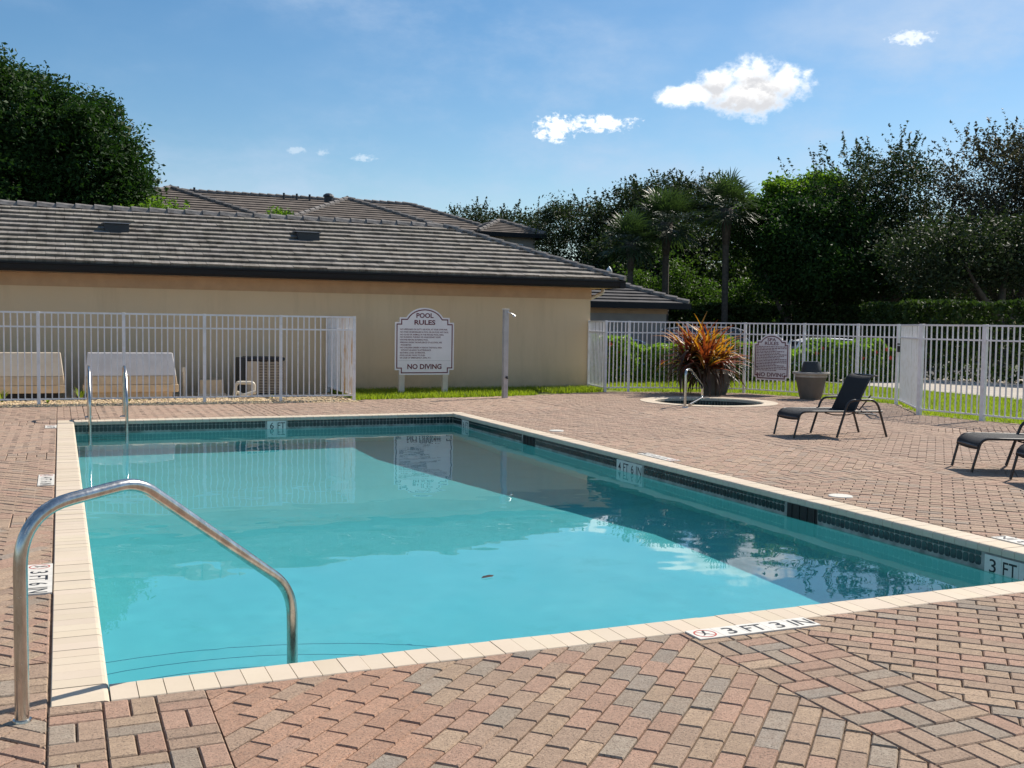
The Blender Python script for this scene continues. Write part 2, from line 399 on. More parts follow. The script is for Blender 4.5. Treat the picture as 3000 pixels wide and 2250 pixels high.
M['tyre'] = mat('tyre_rubber', (.015, .015, .015), .8)
M['rim'] = mat('wheel_rim', (.5, .5, .52), .3, .8)
M['lid'] = mat('white_plastic_lid', (.56, .53, .47), .6)
M['lampglass'] = mat('lamp_globe', (.70, .74, .74), .15)
M['chrome'] = mat('dull_chrome', (.55, .55, .55), .45, .8)
M['cable'] = mat('black_cable', (.02, .02, .02), .6)
def f_water():
    m = bpy.data.materials.new('pool_water'); m.use_nodes = True; t = m.node_tree; t.nodes.remove(t.nodes['Principled BSDF'])
    fr = t.nodes.new('ShaderNodeFresnel'); fr.inputs[0].default_value = 1.333
    rf = t.nodes.new('ShaderNodeBsdfRefraction'); rf.inputs['IOR'].default_value = 1.333; rf.inputs['Roughness'].default_value = 0
    rf.inputs['Color'].default_value = (.50, .905, .965, 1)
    gl = t.nodes.new('ShaderNodeBsdfGlossy'); gl.inputs['Roughness'].default_value = 0
    gl.inputs['Color'].default_value = (1, 1, 1, 1)
    mx = t.nodes.new('ShaderNodeMixShader'); t.links.new(fr.outputs[0], mx.inputs[0]); t.links.new(rf.outputs[0], mx.inputs[1]); t.links.new(gl.outputs[0], mx.inputs[2])
    t.links.new(mx.outputs[0], t.nodes['Material Output'].inputs[0]); return m
M['water'] = f_water()

# ------------------------------------------------------------------ ground, lawn, pavements
X0, X1, Y0, Y1, CW = 0.165, 5.750, 4.428, 15.847, 0.211       # pool inner coping edge and coping width
OX0, OX1, OY0, OY1 = X0 - CW, X1 + CW, Y0 - CW, Y1 + CW
SPA = (11.40, 17.12); SPA_R = 1.02; SPA_RO = 1.30
def sheet(name, rects, z, m, polys=()):
    b = MB()
    for (a, c, d, e) in rects: b.add([(a, d, z), (c, d, z), (c, e, z), (a, e, z)], [(0, 1, 2, 3)])
    for p in polys: b.add([(x, y, z) for x, y in p], [tuple(range(len(p)))])
    return struct(b.build(name, m))
sheet('ground', [(-400, 400, 24.6, 900), (-400, -9, -300, 24.6), (32, 400, -300, 24.6), (-9, 32, -300, -6)], -.42, M['earth'])
sheet('parking_lot', [(10, 40, 24.62, 60)], -.40, M['asphalt'])
sheet('lawn', [], -.012, M['soil'], [[(5.0, 18.97), (8.4, 19.36), (9.6, 19.9), (10.76, 20.14), (11.04, 21.42), (5.0, 21.42)],
    [(11.04, 21.42), (10.76, 20.14), (11.37, 20.12), (12.6, 19.76), (13.70, 19.24), (14.22, 17.93), (14.6, 16.78), (14.78, 15.76), (13.38, 13.75), (13.52, 12.5), (13.95, 10.0), (16.0, 8.0), (16.0, 2.0), (18.6, 2.0), (18.6, 24.6), (11.04, 24.6)]])
sheet('concrete_path', [(18.6, 32, -6, 24.6)], -.02, M['concrete'])
sheet('gravel_bed', [(-9, 5.0, 18.55, 21.42)], -.012, M['gravel'])
kb = MB(); kb.box(11.6, 23.5, 24.45, 24.6, -.42, .06); kb.box(18.55, 18.66, 16.5, 24.45, -.1, .015); struct(kb.build('kerb', M['kerb']))
deck_b = MB()
for (a, c, d, e) in [(-9, 16, -6, OY0), (-9, OX0, OY0, OY1), (OX1, 16, OY0, 15.6), (OX1, 9.9, 15.6, OY1), (-9, 5.0, OY1, 18.6), (5.0, 9.9, OY1, 20.0), (9.9, 12.9, 18.62, 20.3), (12.9, 15, 15.6, 20.3)]:
    deck_b.add([(a, d, -.015), (c, d, -.015), (c, e, -.015), (a, e, -.015)], [(0, 1, 2, 3)])
n = 48; ring = []; sq = []
for j in range(n):
    a = 2 * math.pi * j / n; ring.append((SPA[0] + 1.1 * math.cos(a), SPA[1] + 1.1 * math.sin(a), -.015))
    k = 1.5 / max(abs(math.cos(a)), abs(math.sin(a))); sq.append((SPA[0] + k * math.cos(a), SPA[1] + k * math.sin(a), -.015))
deck_b.add(ring + sq, [(j, (j + 1) % n, n + (j + 1) % n, n + j) for j in range(n)])
deck = struct(deck_b.build('pool_deck', M['sand']))

# ------------------------------------------------------------------ deck pavers
def clip_half(poly, nx, ny, c):
    out = []
    for i in range(len(poly)):
        p, q = poly[i], poly[(i + 1) % len(poly)]
        dp = nx * p[0] + ny * p[1] - c; dq = nx * q[0] + ny * q[1] - c
        if dp <= 0: out.append(p)
        if (dp < 0) != (dq < 0) and dp != dq:
            t = dp / (dp - dq); out.append((p[0] + t * (q[0] - p[0]), p[1] + t * (q[1] - p[1])))
    return out
def clip_rect(poly, r):
    for nx, ny, c in ((-1, 0, -r[0]), (1, 0, r[1]), (0, -1, -r[2]), (0, 1, r[3])):
        poly = clip_half(poly, nx, ny, c)
        if len(poly) < 3: return []
    return poly
def area(p): return 0.5 * sum(p[i][0] * p[(i + 1) % len(p)][1] - p[(i + 1) % len(p)][0] * p[i][1] for i in range(len(p)))
def inset(p, d):
    q = list(p)
    for i in range(len(p)):
        a, b = p[i], p[(i + 1) % len(p)]; ex, ey = b[0] - a[0], b[1] - a[1]; l = math.hypot(ex, ey)
        if l < 1e-6: continue
        nx, ny = ey / l, -ex / l
        q = clip_half(q, nx, ny, nx * a[0] + ny * a[1] - d)
        if len(q) < 3: return []
    o = []
    for a in q:
        if not o or math.hypot(a[0] - o[-1][0], a[1] - o[-1][1]) > 1e-4: o.append(a)
    return o if len(o) > 2 else []
def proj(p):
    d = Vector(p) - CAM; z = d.dot(CF)
    if z < .1: return None
    return 1500 + FPX * d.dot(CR) / z, 1125 - FPX * d.dot(CU) / z, z
rng = random.Random(11)
U = 0.1883; BAND = 3 * U; PX = 2.725; PY = 3.757; XS = -.055; YS = OY0 - .004
deck_poly = [(-9, -6), (16, -6), (16, 8), (13.95, 10.0), (13.52, 12.5), (13.35, 13.72), (14.75, 15.7), (14.58, 16.78), (14.2, 17.9), (13.68, 19.2), (12.6, 19.72), (11.36, 20.08), (10.75, 20.08), (9.6, 19.85), (8.4, 19.33), (5.0, 18.95), (5.0, 18.52), (-9, 18.6)]
def inpoly(x, y, P):
    c = False; j = len(P) - 1
    for i in range(len(P)):
        if (P[i][1] > y) != (P[j][1] > y) and x < (P[j][0] - P[i][0]) * (y - P[i][1]) / (P[j][1] - P[i][1]) + P[i][0]: c = not c
        j = i
    return c
def intervals(s, band, per, lo, hi):
    out = []; k = math.floor((lo - s) / per) - 1
    while s + k * per < hi:
        a = s + k * per; out.append((a, a + band, 'b', k)); out.append((a + band, a + per, 'f', k)); k += 1
    return [i for i in out if i[1] > lo and i[0] < hi]
pav = []
dom = [(-5, 16, 2.0, OY0 - .004), (-5, OX0 - .004, OY0 - .004, OY1 + .004), (OX1 + .004, 16, OY0 - .004, OY1 + .004), (-5, 16, OY1 + .004, 20.4)]
def emit(poly, rect):
    for r in dom:
        rr = (max(rect[0], r[0]), min(rect[1], r[1]), max(rect[2], r[2]), min(rect[3], r[3]))
        if rr[0] >= rr[1] or rr[2] >= rr[3]: continue
        q = clip_rect(poly, rr)
        if len(q) < 3: continue
        if area(q) < 0: q = q[::-1]
        if area(q) < 3e-4: continue
        cx = sum(p[0] for p in q) / len(q); cy = sum(p[1] for p in q) / len(q)
        s = proj((cx, cy, 0))
        if s is None or not (-500 < s[0] < 3500 and s[1] < 2600): continue
        if not inpoly(cx, cy, deck_poly): continue
        if math.hypot(cx - SPA[0], cy - SPA[1]) < SPA_R + .1: continue
        pav.append((q, cx, cy, s))
for (xa, xb, xt, kx) in intervals(XS, BAND, PX, -5, 16):
    for (ya, yb, yt, ky) in intervals(YS, BAND, PY, 1.5, 20.4):
        rect = (xa, xb, ya, yb)
        c = proj(((xa + xb) / 2, (ya + yb) / 2, 0))
        if c is None: continue
        if xt == 'f' and yt == 'f':
            sg = 1 if (kx + ky) % 2 else -1
            dx, dy = math.sqrt(.5), sg * math.sqrt(.5); ex, ey = -dy, dx
            ox, oy = xa, ya
            W = U / 2 * 1.005; L = U * 1.01
            for t in range(-42, 43):
                off = (L / 2 if t % 2 else 0)
                for s in range(-24, 25):
                    s0 = s * L + off; t0 = t * W
                    P = [(ox + (s0 + a * L) * dx + (t0 + b * W) * ex, oy + (s0 + a * L) * dy + (t0 + b * W) * ey) for a, b in ((0, 0), (1, 0), (1, 1), (0, 1))]
                    if max(p[0] for p in P) < xa or min(p[0] for p in P) > xb or max(p[1] for p in P) < ya or min(p[1] for p in P) > yb: continue
                    emit(P, rect)
        else:
            ox = xa if xt == 'b' else xa; oy = yb if yt == 'b' else yb
            for i in range(int((xb - xa) / U) + 2):
                for j in range(int((yb - ya) / U) + 2):
                    a0 = ox + i * U; b1 = oy - j * U; b0 = b1 - U
                    if (i + j) % 2 == 0: R = [(a0, a0 + U, b0, b0 + U / 2), (a0, a0 + U, b0 + U / 2, b1)]
                    else: R = [(a0, a0 + U / 2, b0, b1), (a0 + U / 2, a0 + U, b0, b1)]
                    for (p, q, r, s) in R: emit([(p, r), (q, r), (q, s), (p, s)], rect)
PAL = [((.418, .258, .186), 34), ((.422, .303, .207), 26), ((.395, .275, .195), 22), ((.335, .28, .22), 10), ((.355, .25, .18), 16), ((.285, .247, .205), 4)]
def paver_color(cx, cy):
    if .5 < cx < 1.12 + .25 * (cy - 3.2) and cy < OY0 and rng.random() < .8: c = (.435, .252, .17)
    else:
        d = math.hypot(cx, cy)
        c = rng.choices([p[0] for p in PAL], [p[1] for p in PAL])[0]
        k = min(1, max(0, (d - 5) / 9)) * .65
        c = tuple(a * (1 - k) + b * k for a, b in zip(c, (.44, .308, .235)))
    f = rng.uniform(.88, 1.12); return tuple(x * f for x in c)
def paver_mesh(b, q):
    cx = sum(p[0] for p in q) / len(q); cy = sum(p[1] for p in q) / len(q)
    col = paver_color(cx, cy); dz = rng.gauss(0, .0012); tx, ty = rng.gauss(0, .006), rng.gauss(0, .006)
    o = inset(q, .0028)
    if not o: return False
    i = inset(q, .0078)
    def z(p): return dz + tx * (p[0] - cx) + ty * (p[1] - cy)
    nO = len(o)
    if len(i) != nO:
        b.add([(*p, -.035) for p in o] + [(*p, -.003 + z(p)) for p in o], [(k, (k + 1) % nO, nO + (k + 1) % nO, nO + k) for k in range(nO)] + [tuple(range(nO, 2 * nO))], col)
    else:
        vs = [(*p, -.035) for p in o] + [(*p, -.0055 + z(p)) for p in o] + [(*p, z(p)) for p in i]
        fs = [(k, (k + 1) % nO, nO + (k + 1) % nO, nO + k) for k in range(nO)] + [(nO + k, nO + (k + 1) % nO, 2 * nO + (k + 1) % nO, 2 * nO + k) for k in range(nO)] + [tuple(range(2 * nO, 3 * nO))]
        b.add(vs, fs, col)
    return True
def inframe(s): return -20 < s[0] < 3020 and s[1] < 2270
pav.sort(key=lambda e: -(area(e[0]) / e[3][2] ** 3 if inframe(e[3]) else 0))
rest = MB()
for i, e in enumerate(pav):
    if i < 300:
        b = MB()
        if paver_mesh(b, e[0]): b.build('paver', M['paver'], deck)
    else: paver_mesh(rest, e[0])
stuff(rest.build('pavers', M['paver'], deck))

# ------------------------------------------------------------------ swimming pool
pool = thing('swimming_pool', 'rectangular turquoise swimming pool with cream coping and dark tile band', 'swimming pool', (X0, Y0, 0))
PI_ = Matrix.Translation((-X0, -Y0, 0))
def pbuild(b, name, m, **k):
    b.v = [(x - X0, y - Y0, z) for x, y, z in b.v]; return b.build(name, m, pool, **k)
WATER = -.176
stones = []
def stone(a0, a1, side):
    prof = [(0.0, -.05), (0.0, -.004), (.004, 0.0), (CW - .022, 0.0), (CW - .010, -.003), (CW - .003, -.010), (CW, -.022), (CW - .002, -.050)]
    g = .0016
    vs = []
    for a in (a0 + g, a1 - g):
        for (t, z) in prof:
            if side == 'l': vs.append((OX0 + t, a, z))
            elif side == 'r': vs.append((OX1 - t, a, z))
            elif side == 'n': vs.append((a, OY0 + t, z))
            else: vs.append((a, OY1 - t, z))
    k = len(prof); fs = [(i, i + 1, k + i + 1, k + i) for i in range(k - 1)] + [tuple(range(k))[::-1], tuple(range(k, 2 * k))]
    if side in ('r', 'n'): fs = [f[::-1] for f in fs]
    dz = rng.gauss(0, .0007); f = rng.uniform(.95, 1.04)
    vs = [(x, y, z + dz) for x, y, z in vs]
    cx = (vs[0][0] + vs[k - 1][0]) / 2; cy = (vs[0][1] + vs[-1][1]) / 2
    s = proj((cx, cy, 0)); stones.append((-(1 / s[2] ** 3) if s and inframe(s) else 0, vs, fs, (f, f * rng.uniform(.985, 1.01), f * rng.uniform(.97, 1.01))))
for sd_, lo, hi in (('l', OY0, OY1), ('r', OY0, OY1), ('n', X0, X1), ('f', X0, X1)):
    nst = round((hi - lo) / .1015); w = (hi - lo) / nst
    for i in range(nst): stone(lo + i * w, lo + (i + 1) * w, sd_)
stones.sort(key=lambda e: e[0])
rest = MB()
for i, (_, vs, fs, c) in enumerate(stones):
    if i < 300:
        b = MB(); b.add(vs, fs, c); pbuild(b, 'coping_stone', M['coping'])
    else: rest.add(vs, fs, c)
if rest.v: stuff(pbuild(rest, 'coping_stones', M['coping']))
WX0, WX1, WY0, WY1 = X0 - .012, X1 + .012, Y0 - .012, Y1 + .012     # pool wall faces under the coping nose
def zfloor(y): return WATER - (1.0 + (min(max(y, 8.0), 14.0) - 8.0) / 6.0 * .85)
sh = MB()
ys = [WY0, 8.0, 14.0, WY1]
for a, b_ in zip(ys[:-1], ys[1:]): sh.add([(WX0, a, zfloor(a)), (WX1, a, zfloor(a)), (WX1, b_, zfloor(b_)), (WX0, b_, zfloor(b_))], [(0, 1, 2, 3)])
floor_o = pbuild(sh, 'pool_floor', M['plaster'])
wl = MB()
zt = -.052
for x, flip in ((WX0, 0), (WX1, 1)):
    for a, b_ in zip(ys[:-1], ys[1:]):
        f = (0, 1, 2, 3) if not flip else (3, 2, 1, 0)
        wl.add([(x, a, zfloor(a)), (x, b_, zfloor(b_)), (x, b_, zt), (x, a, zt)], [f])
for y, flip in ((WY0, 1), (WY1, 0)):
    f = (0, 1, 2, 3) if not flip else (3, 2, 1, 0)
    wl.add([(WX1, y, zfloor(y)), (WX0, y, zfloor(y)), (WX0, y, zt), (WX1, y, zt)], [f])
walls_o = pbuild(wl, 'pool_wall', M['plaster'])
gb = MB()   # grout band behind the tiles, 3 mm proud of the plaster
zb = -.225
for y0, y1, x, d in ((WY0 + .003, WY1 - .003, WX0 + .003, 1), (WY0 + .003, WY1 - .003, WX1 - .003, -1)):
    f = (0, 1, 2, 3) if d > 0 else (3, 2, 1, 0)
    gb.add([(x, y0, zb), (x, y1, zb), (x, y1, zt), (x, y0, zt)], [f])
for y, d in ((WY0 + .003, 1), (WY1 - .003, -1)):
    gb.add([(WX0 + .003, y, zb), (WX1 - .003, y, zb), (WX1 - .003, y, zt), (WX0 + .003, y, zt)], [(0, 1, 2, 3) if d < 0 else (3, 2, 1, 0)])
grout_o = pbuild(gb, 'grout_band', M['grout'])
# depth markers on the right and far walls, skimmer mouths (kept clear of tiles)
SKIM = [(12.68, 13.08), (7.00, 7.40)]
RMARK = [(15.43, 15.15, ['6', 'FT']), (10.44, 9.87, ['4', 'FT', '6', 'IN']), (5.27, 4.71, ['3', 'FT', '3', 'IN'])]
FMARK = [(2.82, 3.10, ['6', 'FT'])]
tiles = []
def tile_shape(side, a, w):
    row = []
    g = .0035
    z0, z1 = -.084, -.0565; row.append([(a + g, z0), (a + w - g, z0), (a + w - g, z1), (a + g, z1)])
    z0, z1 = -.152, -.0885; c = .011; row.append([(a + g, z0 + c), (a + g + c, z0), (a + w - g - c, z0), (a + w - g, z0 + c), (a + w - g, z1 - c), (a + w - g - c, z1), (a + g + c, z1), (a + g, z1 - c)])
    z0, z1 = -.222, -.158; row.append([(a + g, z0), (a + w - g, z0), (a + w - g, z1), (a + g, z1)])
    for ri, p in enumerate(row):
        if ri == 2: continue
        vs = []
        for dd in (.003, .0065):
            for (s, z) in p:
                vs.append({'r': (WX1 - dd, s, z), 'f': (s, WY1 - dd, z), 'l': (WX0 + dd, s, z), 'n': (s, WY0 + dd, z)}[side])
        k = len(p); fs = [(i, (i + 1) % k, k + (i + 1) % k, k + i) for i in range(k)] + [tuple(range(k, 2 * k))]
        if side in ('f', 'l'): fs = [f[::-1] for f in fs]
        s = proj(vs[0]); f = rng.uniform(.7, 1.35)
        vis = side in 'rf' and s and inframe(s)
        tiles.append((-(abs(area(p)) / s[2] ** 2 * (abs((CAM - Vector(vs[0])).normalized().x) if side == 'r' else abs((CAM - Vector(vs[0])).normalized().y))) if vis else 0, vs, fs, (f, f, f)))
TW = .0545
def run(side, lo, hi, gaps):
    k = int((hi - lo) / TW)
    for i in range(k):
        a = lo + i * (hi - lo) / k; w = (hi - lo) / k
        if any(a + w > g0 + .002 and a < g1 - .002 for g0, g1 in gaps): continue
        tile_shape(side, a, w)
run('r', WY0 + .01, WY1 - .01, SKIM + [(b, a) for a, b, _ in RMARK])
run('f', WX0 + .01, WX1 - .01, [(a, b) for a, b, _ in FMARK]); run('l', WY0 + .01, WY1 - .01, []); run('n', WX0 + .01, WX1 - .01, [])
tiles.sort(key=lambda e: e[0]); rest = MB()
for i, (_, vs, fs, c) in enumerate(tiles):
    if i < 300:
        b = MB(); b.add(vs, fs, c); pbuild(b, 'waterline_tile', M['tile'])
    else: rest.add(vs, fs, c)
stuff(pbuild(rest, 'waterline_tiles', M['tile']))
for a, b_ in SKIM:
    s = MB(); s.box(WX1 - .004, WX1 + .16, a, b_, -.20, -.058); o = pbuild(s, 'skimmer_mouth', M['void'])
    for k in range(4):
        s = MB(); s.box(WX1 - .012, WX1 - .004, a + .03 + k * .1, a + .036 + k * .1, -.19, -.06)
        s.v = [(x - X0, y - Y0, z) for x, y, z in s.v]; s.build('skimmer_slat', M['black'], o)
# steps in the near left corner
for i, (r, z) in enumerate(((.95, -.36), (1.5, -.62), (2.05, -.88))):
    s = MB(); cx, cy = .62, WY0; k = 28
    ring = [(max(WX0, cx + r * math.cos(math.pi * j / k)), cy + r * .78 * math.sin(math.pi * j / k)) for j in range(k + 1)]
    vs = [(x, y, z) for x, y in ring] + [(x, y, z - .5) for x, y in ring]
    s.add(vs, [tuple(range(k + 1))] + [(j + 1, j, k + 1 + j, k + 2 + j) for j in range(k)])
    o = pbuild(s, 'pool_step', M['plaster']); o.cycles.is_caustics_receiver = True
    s = MB(); s.tube([(x, y + .004, z - .012) for x, y in ring], .012, 6); pbuild(s, 'step_edge', M['stepline'])
for o in (floor_o, walls_o, grout_o): o.cycles.is_caustics_receiver = True
# water surface
nx, ny = 190, 380
gx = np.linspace(WX0 + .001, WX1 - .001, nx); gy = np.linspace(WY0 + .001, WY1 - .001, ny)
XX, YY = np.meshgrid(gx, gy); ZZ = np.zeros_like(XX); r_ = np.random.RandomState(5)
for k in range(46):
    lam = .16 * (8.0 ** r_.rand()); th = r_.rand() * 2 * math.pi; sl = .00085 * (1.0 if lam > .5 else .9)
    ZZ += sl * lam / (2 * math.pi) * np.sin(2 * math.pi / lam * (XX * math.cos(th) + YY * math.sin(th)) + r_.rand() * 7)
patch = .45 + .9 * (np.sin(XX * 1.3 + .7 * YY + 1) * np.sin(YY * .9 - .5 * XX + 2) * .5 + .5)
RR = np.hypot(XX - 1.05, (YY - 4.95))
ZZ = ZZ * patch + WATER
ZZ += .024 * .10 / 6.283 * np.sin(RR * 6.283 / .10) * np.exp(-((RR - .50) / .07) ** 2)
me = bpy.data.meshes.new('pool_water')
idx = np.arange(nx * ny).reshape(ny, nx)
F = np.stack([idx[:-1, :-1], idx[:-1, 1:], idx[1:, 1:], idx[1:, :-1]], -1).reshape(-1, 4)
me.from_pydata(np.stack([XX, YY, ZZ], -1).reshape(-1, 3).tolist(), [], F.tolist()); me.update()
me.polygons.foreach_set('use_smooth', np.ones(len(me.polygons), bool)); me.materials.append(M['water'])
water = struct(link('pool_water', me)); water.cycles.is_caustics_caster = True

# ------------------------------------------------------------------ lettering
def text_geo(s, size=1.0, bold=0.0, align='CENTER'):
    cu = bpy.data.curves.new('lettering', 'FONT'); cu.body = s; cu.size = size; cu.align_x = align; cu.align_y = 'CENTER'
    cu.resolution_u = 3; cu.offset = bold; cu.fill_mode = 'FRONT'
    o = bpy.data.objects.new('lettering', cu); COL.objects.link(o)
    dg = bpy.context.evaluated_depsgraph_get(); me = bpy.data.meshes.new_from_object(o.evaluated_get(dg))
    vs = [v.co.copy() for v in me.vertices]; fs = [tuple(p.vertices) for p in me.polygons]
    bpy.data.objects.remove(o); bpy.data.curves.remove(cu); bpy.data.meshes.remove(me)
    return vs, fs
def put_text(b, s, org, ax, ay, h, w=None, bold=0.0, align='CENTER'):
    """capital height h, optional width w squeeze, on axes ax (reading) and ay (up)"""
    vs, fs = text_geo(s, 1.0, bold, align)
    if not vs: return
    x0 = min(v.x for v in vs); x1 = max(v.x for v in vs); y0 = min(v.y for v in vs); y1 = max(v.y for v in vs)
    cap = .72 if len(s) > 3 else (y1 - y0)
    k = h / cap; kx = k if w is None else w / (x1 - x0)
    org, ax, ay = Vector(org), Vector(ax), Vector(ay)
    cx = 0 if align == 'LEFT' else (x0 + x1) / 2; cy = (y0 + y1) / 2
    if align == 'LEFT': cx = x0
    b.add([org + ax * ((v.x - cx) * kx) + ay * ((v.y - cy) * k) for v in vs], fs)
def marker(org, ax, ay, nrm, texts, ts, symbol=False, parent=None, label=None, name='depth_marker', loc=None, thick=.006):
    """row of square marker tiles starting at org (lower-left corner), reading along ax"""
    ax, ay, nrm, org = Vector(ax), Vector(ay), Vector(nrm), Vector(org)
    items = (['*'] if symbol else []) + texts
    root = thing(name, label, 'depth marker', org) if parent is None else None
    base = org if root is not None else Vector((X0, Y0, 0))
    first = None
    for i, s in enumerate(items):
        b = MB(); g = .0012
        p = [org + ax * (i * ts + g) + ay * g, org + ax * ((i + 1) * ts - g) + ay * g, org + ax * ((i + 1) * ts - g) + ay * (ts - g), org + ax * (i * ts + g) + ay * (ts - g)]
        vs = [q - nrm * .004 - base for q in p] + [q + nrm * thick - base for q in p]
        b.add(vs, [(4, 5, 6, 7), (0, 1, 5, 4), (1, 2, 6, 5), (2, 3, 7, 6), (3, 0, 4, 7)])
        t = b.build('marker_tile', M['marker'], root if root is not None else parent)
        c = org + ax * ((i + .5) * ts) + ay * (ts / 2) + nrm * (thick + .0008) - base
        if s == '*':
            r = MB(); pts = [c + ax * (.40 * ts * math.cos(a)) + ay * (.40 * ts * math.sin(a)) for a in [2 * math.pi * k / 24 for k in range(24)]]
            pin = [c + ax * (.345 * ts * math.cos(a)) + ay * (.345 * ts * math.sin(a)) for a in [2 * math.pi * k / 24 for k in range(24)]]
            r.add(pts + pin, [(k, (k + 1) % 24, 24 + (k + 1) % 24, 24 + k) for k in range(24)])
            e = ax * .03 * ts
            r.add([c + (ax * -.25 + ay * .25) * ts - ay * .02 * ts, c + (ax * -.25 + ay * .25) * ts + ay * .02 * ts, c + (ax * .25 + ay * -.25) * ts + ay * .02 * ts, c + (ax * .25 - ay * .25) * ts - ay * .02 * ts], [(0, 1, 2, 3)])
            r.build('warning_ring', M['redprint'], t)
            d = MB()
            def bar(p0, p1, w):
                p0 = c + ax * p0[0] * ts + ay * p0[1] * ts; p1 = c + ax * p1[0] * ts + ay * p1[1] * ts; q = (p1 - p0).normalized().cross(nrm) * w * ts
                d.add([p0 - q + nrm * .0006, p1 - q * .6 + nrm * .0006, p1 + q * .6 + nrm * .0006, p0 + q + nrm * .0006], [(0, 1, 2, 3)])
            bar((.05, .2), (-.04, -.08), .045); bar((-.04, -.08), (-.16, -.18), .03); bar((-.02, -.02), (.12, -.1), .025)
            bar((.06, .22), (.09, .29), .05)
            d.build('diver_figure', M['black'], t)
        else:
            d = MB(); put_text(d, s, c, ax, ay, ts * .66, ts * (.40 if len(s) == 1 else .80), .006); d.build('lettering', M['black'], t)
    return root
# inside the pool
for a, b_, tx in RMARK: marker((WX1 - .003, a, -.205), (0, -1, 0), (0, 0, 1), (-1, 0, 0), tx, (a - b_) / len(tx), parent=pool)
for a, b_, tx in FMARK: marker((a, WY1 - .003, -.197), (1, 0, 0), (0, 0, 1), (0, -1, 0), tx, (b_ - a) / len(tx), parent=pool)
# in the deck
marker((2.705, OY0 - .004 - .138, .001), (1, 0, 0), (0, 1, 0), (0, 0, 1), ['3', 'FT', '3', 'IN'], .138, True, label='white deck tiles reading 3 FT 3 IN beside the near coping')
marker((OX0 - .146, 6.690, .001), (0, -1, 0), (1, 0, 0), (0, 0, 1), ['3', 'FT', '6', 'IN'], .142, True, label='white deck tiles reading 3 FT 6 IN behind the near handrail')
marker((OX0 - .146, 10.52, .001), (0, -1, 0), (1, 0, 0), (0, 0, 1), ['4', 'FT', '6', 'IN'], .135, True, label='white deck tiles by the left coping halfway to the ladder')
marker((OX0 - .146, 15.35, .001), (0, -1, 0), (1, 0, 0), (0, 0, 1), ['6', 'FT'], .14, True, label='white deck tiles at the far left pool corner near the ladder')
marker((OX1 + .146, 9.66, .001), (0, 1, 0), (-1, 0, 0), (0, 0, 1), ['4', 'FT', '6', 'IN'], .14, True, label='white deck tiles on the right deck above the 4 FT 6 IN wall tiles')
marker((OX1 + .146, 4.72, .001), (0, 1, 0), (-1, 0, 0), (0, 0, 1), ['3', 'FT', '3', 'IN'], .14, True, label='white deck tiles at the right picture edge above the 3 FT wall tiles')
def lid(x, y, label):
    b = MB(); b.lathe([(.0, .010), (.085, .010), (.100, .008), (.104, .0), (.104, -.02)], 28); o = b.build('skimmer_lid', M['lid'], loc=(x, y, .0)); tag(o, label, 'skimmer lid', 'skimmer lids in the right deck')
lid(6.17, 7.21, 'round white skimmer lid in the pavers nearer to the camera')
lid(6.17, 12.9, 'round white skimmer lid in the pavers farther from the camera')

# ------------------------------------------------------------------ handrails and ladder
RB, RE = Vector((-.138, 4.108, 0)), Vector((.965, 4.75, 0))
rd = (RE - RB).normalized()
def rp(s, z): return RB + rd * s + Vector((0, 0, z))
rl = (RE - RB).length
h = thing('pool_handrail', 'bent stainless steel handrail over the near left pool corner', 'handrail', RB)
b = MB(); b.tube([p - RB for p in arc_path([rp(0, -.02), rp(0, .755), rp(.475, .812), rp(rl - .01, .235), rp(rl, -.75)], [.20, .085, .13], 10)], .0245, 20)
sharp(b.build('rail', M['steel'], h, smooth=True))
b = MB(); b.lathe([(.0245, .006), (.032, .006), (.034, -.003)], 20); b.build('base_ring', M['steel'], h)
ld = thing('pool_ladder', 'stainless steel pool ladder with two hoop rails at the far left corner', 'ladder', (.61, 16.45, 0))
for x in (-.24, .24):
    b = MB(); b.tube([Vector((x, a, z)) for a, z in [tuple((p.x, p.y)) for p in arc_path([Vector((0, -.02, 0)), Vector((0, .74, 0)), Vector((-.42, .74, 0)), Vector((-.76, .34, 0)), Vector((-.76, -1.25, 0))], [.16, .16, .14], 8)]], .0215, 14)
    r = sharp(b.build('rail', M['steel'], ld, smooth=True))
    b = MB(); b.lathe([(.022, .022), (.05, .018), (.058, .004), (.058, -.003)], 18, x, 0); b.build('base_plate', M['steel'], ld)
for z in (-.215, -.50, -.78):
    b = MB(); b.bbox(-.24, .24, -.80, -.72, z - .015, z + .015, .006); b.build('tread', M['steel'], ld)
sh_ = thing('spa_handrail', 'small stainless steel looped handrail at the round spa', 'handrail', (10.17, 16.0, 0))
def sp(s, z): return Vector((.737 * s, .676 * s, z))
b = MB(); b.tube(arc_path([sp(0, -.02), sp(0, .66), sp(.30, .67), sp(1.20, .33), sp(1.22, .10), sp(.30, .03)], [.10, .10, .08, .06], 6), .022, 12)
sharp(b.build('rail', M['steel'], sh_, smooth=True))
b = MB(); b.lathe([(.022, .02), (.05, .016), (.056, -.002)], 16); b.build('base_plate', M['steel'], sh_)

